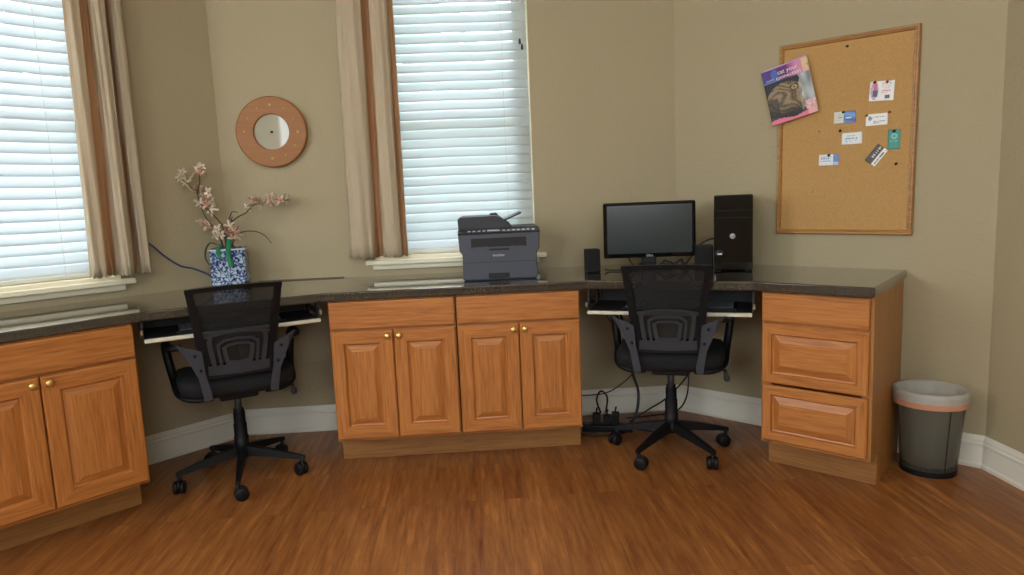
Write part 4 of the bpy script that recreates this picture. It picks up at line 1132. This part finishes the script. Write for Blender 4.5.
# ------------------------------------------------------------------ outdoors, seen in slivers through the blinds
M_lawn = mat('lawn', sr(92, 118, 62), .9, var=.3, vscale=3)
m = MB(); m.prism([(-14, 4.4), (12, 4.4), (12, 22), (-14, 22)], -.5, -.45); o = m.build('ground', M_lawn); tag(o, kind='structure')
o.location.z = 0
M_crown = mat('tree_foliage', sr(84, 112, 56), .8, bump=.8, bscale=6, var=.5, vscale=5); M_trunk = mat('tree_bark', sr(92, 76, 60), .9, bump=.6, bscale=20)
rt = random.Random(2)
for (x, y, hgt, cr, lab) in ((-8.6, 6.2, 4.6, 1.9, 'green leafy tree outside the left window, leftmost tree'), (-6.0, 10.2, 4.8, 1.9, 'green leafy tree outside the left window, nearer the middle'),
                             (-1.9, 9.4, 4.8, 1.8, 'green leafy tree outside the middle window, seen near the curtain'), (1.9, 9.8, 5.2, 1.9, 'green leafy tree outside the middle window, seen above the printer')):
    t = thing('tree', lab, 'tree', (x, y, -.45), 0, 'trees outside')
    m = MB(); m.mat(0, True).tube(spline([(0, 0, 0), (.05, .02, hgt*.3), (-.04, 0, hgt*.6), (.02, 0, hgt*.85)]), .11, 10); m.build('trunk', M_trunk, t)
    m = MB(); v = []; f = []
    for i in range(3400):
        d = Vector((rt.gauss(0, 1), rt.gauss(0, 1), rt.gauss(0, 1))).normalized()*cr*rt.uniform(.3, .92)**.5
        p = Vector((d.x, d.y, d.z*1.25 + hgt*.58)); a = Vector((rt.gauss(0, 1), rt.gauss(0, 1), rt.gauss(0, 1))).normalized(); b = a.orthogonal().normalized(); s_ = rt.uniform(.09, .18)
        k = len(v); v += [p-a*s_, p+b*s_*.5, p+a*s_, p-b*s_*.5]; f.append((k, k+1, k+2, k+3))
    m.add(v, f); m.build('foliage', M_crown, t, fix=False)

# ------------------------------------------------------------------ light
wd = bpy.data.worlds.new('World'); SC.world = wd; wd.use_nodes = True
n = wd.node_tree.nodes; l = wd.node_tree.links; bg_ = n['Background']
sky = n.new('ShaderNodeTexSky'); sky.sky_type = 'HOSEK_WILKIE'; sky.sun_direction = (-.2, -.6, .75); sky.turbidity = 4; sky.ground_albedo = .4
mx = n.new('ShaderNodeMixRGB'); mx.inputs['Fac'].default_value = .72; mx.inputs['Color2'].default_value = (.86, .94, 1.0, 1)
l.new(sky.outputs[0], mx.inputs['Color1']); l.new(mx.outputs[0], bg_.inputs['Color']); bg_.inputs['Strength'].default_value = 10
def area(name, loc, target, sx, sy, power, col):
    la = bpy.data.lights.new(name, 'AREA'); la.shape = 'RECTANGLE'; la.size = sx*S; la.size_y = sy*S; la.energy = power; la.color = col
    o = bpy.data.objects.new(name, la); link(o); o.location = loc
    d = Vector(target)-Vector(loc); o.rotation_euler = d.to_track_quat('-Z', 'Z').to_euler(); return o
# daylight entering by the windows behind and left of the camera
def wall_pt(p, q, s, out, z): u = (q-p).normalized(); nn = Vector((-u.y, u.x)); r_ = p+u*s+nn*out; return Vector((r_.x, r_.y, z))
def win_light(nm, p, q, s0, s1, z0, z1, power, col):
    c = wall_pt(p, q, (s0+s1)/2, .06, (z0+z1)/2); t = wall_pt(p, q, (s0+s1)/2, -1, (z0+z1)/2); return area(nm, c, t, s1-s0, z1-z0, power, col)
DAY = (1, .97, .90)
win_light('left_window_daylight_near', back_left, E0, .55, 1.55, 1.2, 2.4, 10, DAY)
win_light('left_window_daylight_far', back_left, E0, 2.15, 2.95, 1.2, 2.4, 29, DAY)
win_light('back_window_daylight_right', back_right, back_left, 1.0, 2.2, 1.2, 2.4, 14, DAY)
win_light('back_window_daylight_left', back_right, back_left, 3.0, 4.2, 1.2, 2.4, 1.5, DAY)
# unseen overhead fill, added so more light falls from above; no fixture modelled
area('overhead_fill', (-.2, 1.25, CEIL-.05), (-.2, 1.25, 0), .45, .45, 13, (1, .95, .86))

# ------------------------------------------------------------------ camera
f_px = 688.57; CZ = 1.13894
fw = Vector((0, .99106, -.13341)); rt_ = Vector((.99911, -.00563, -.04184)); up_ = Vector((.04222, .13329, .99018))
cam = bpy.data.cameras.new('Camera'); cam.sensor_width = 36; cam.lens = f_px/1024*36; cam.clip_start = .05; cam.clip_end = 200
co = bpy.data.objects.new('Camera', cam); link(co)
SC.camera = co

# ------------------------------------------------------------------ to metres
for me in {o.data for o in SC.objects if o.type == 'MESH'}: me.transform(Matrix.Scale(S, 4))
for o in SC.objects: o.location = o.location*S
co.matrix_world = Matrix(((rt_.x, up_.x, -fw.x, 0), (rt_.y, up_.y, -fw.y, 0), (rt_.z, up_.z, -fw.z, CZ*S), (0, 0, 0, 1)))

SC.view_settings.view_transform = 'Standard'; SC.view_settings.look = 'None'
SC.view_settings.exposure = 0; SC.view_settings.gamma = 1; SC.view_settings.use_curve_mapping = False
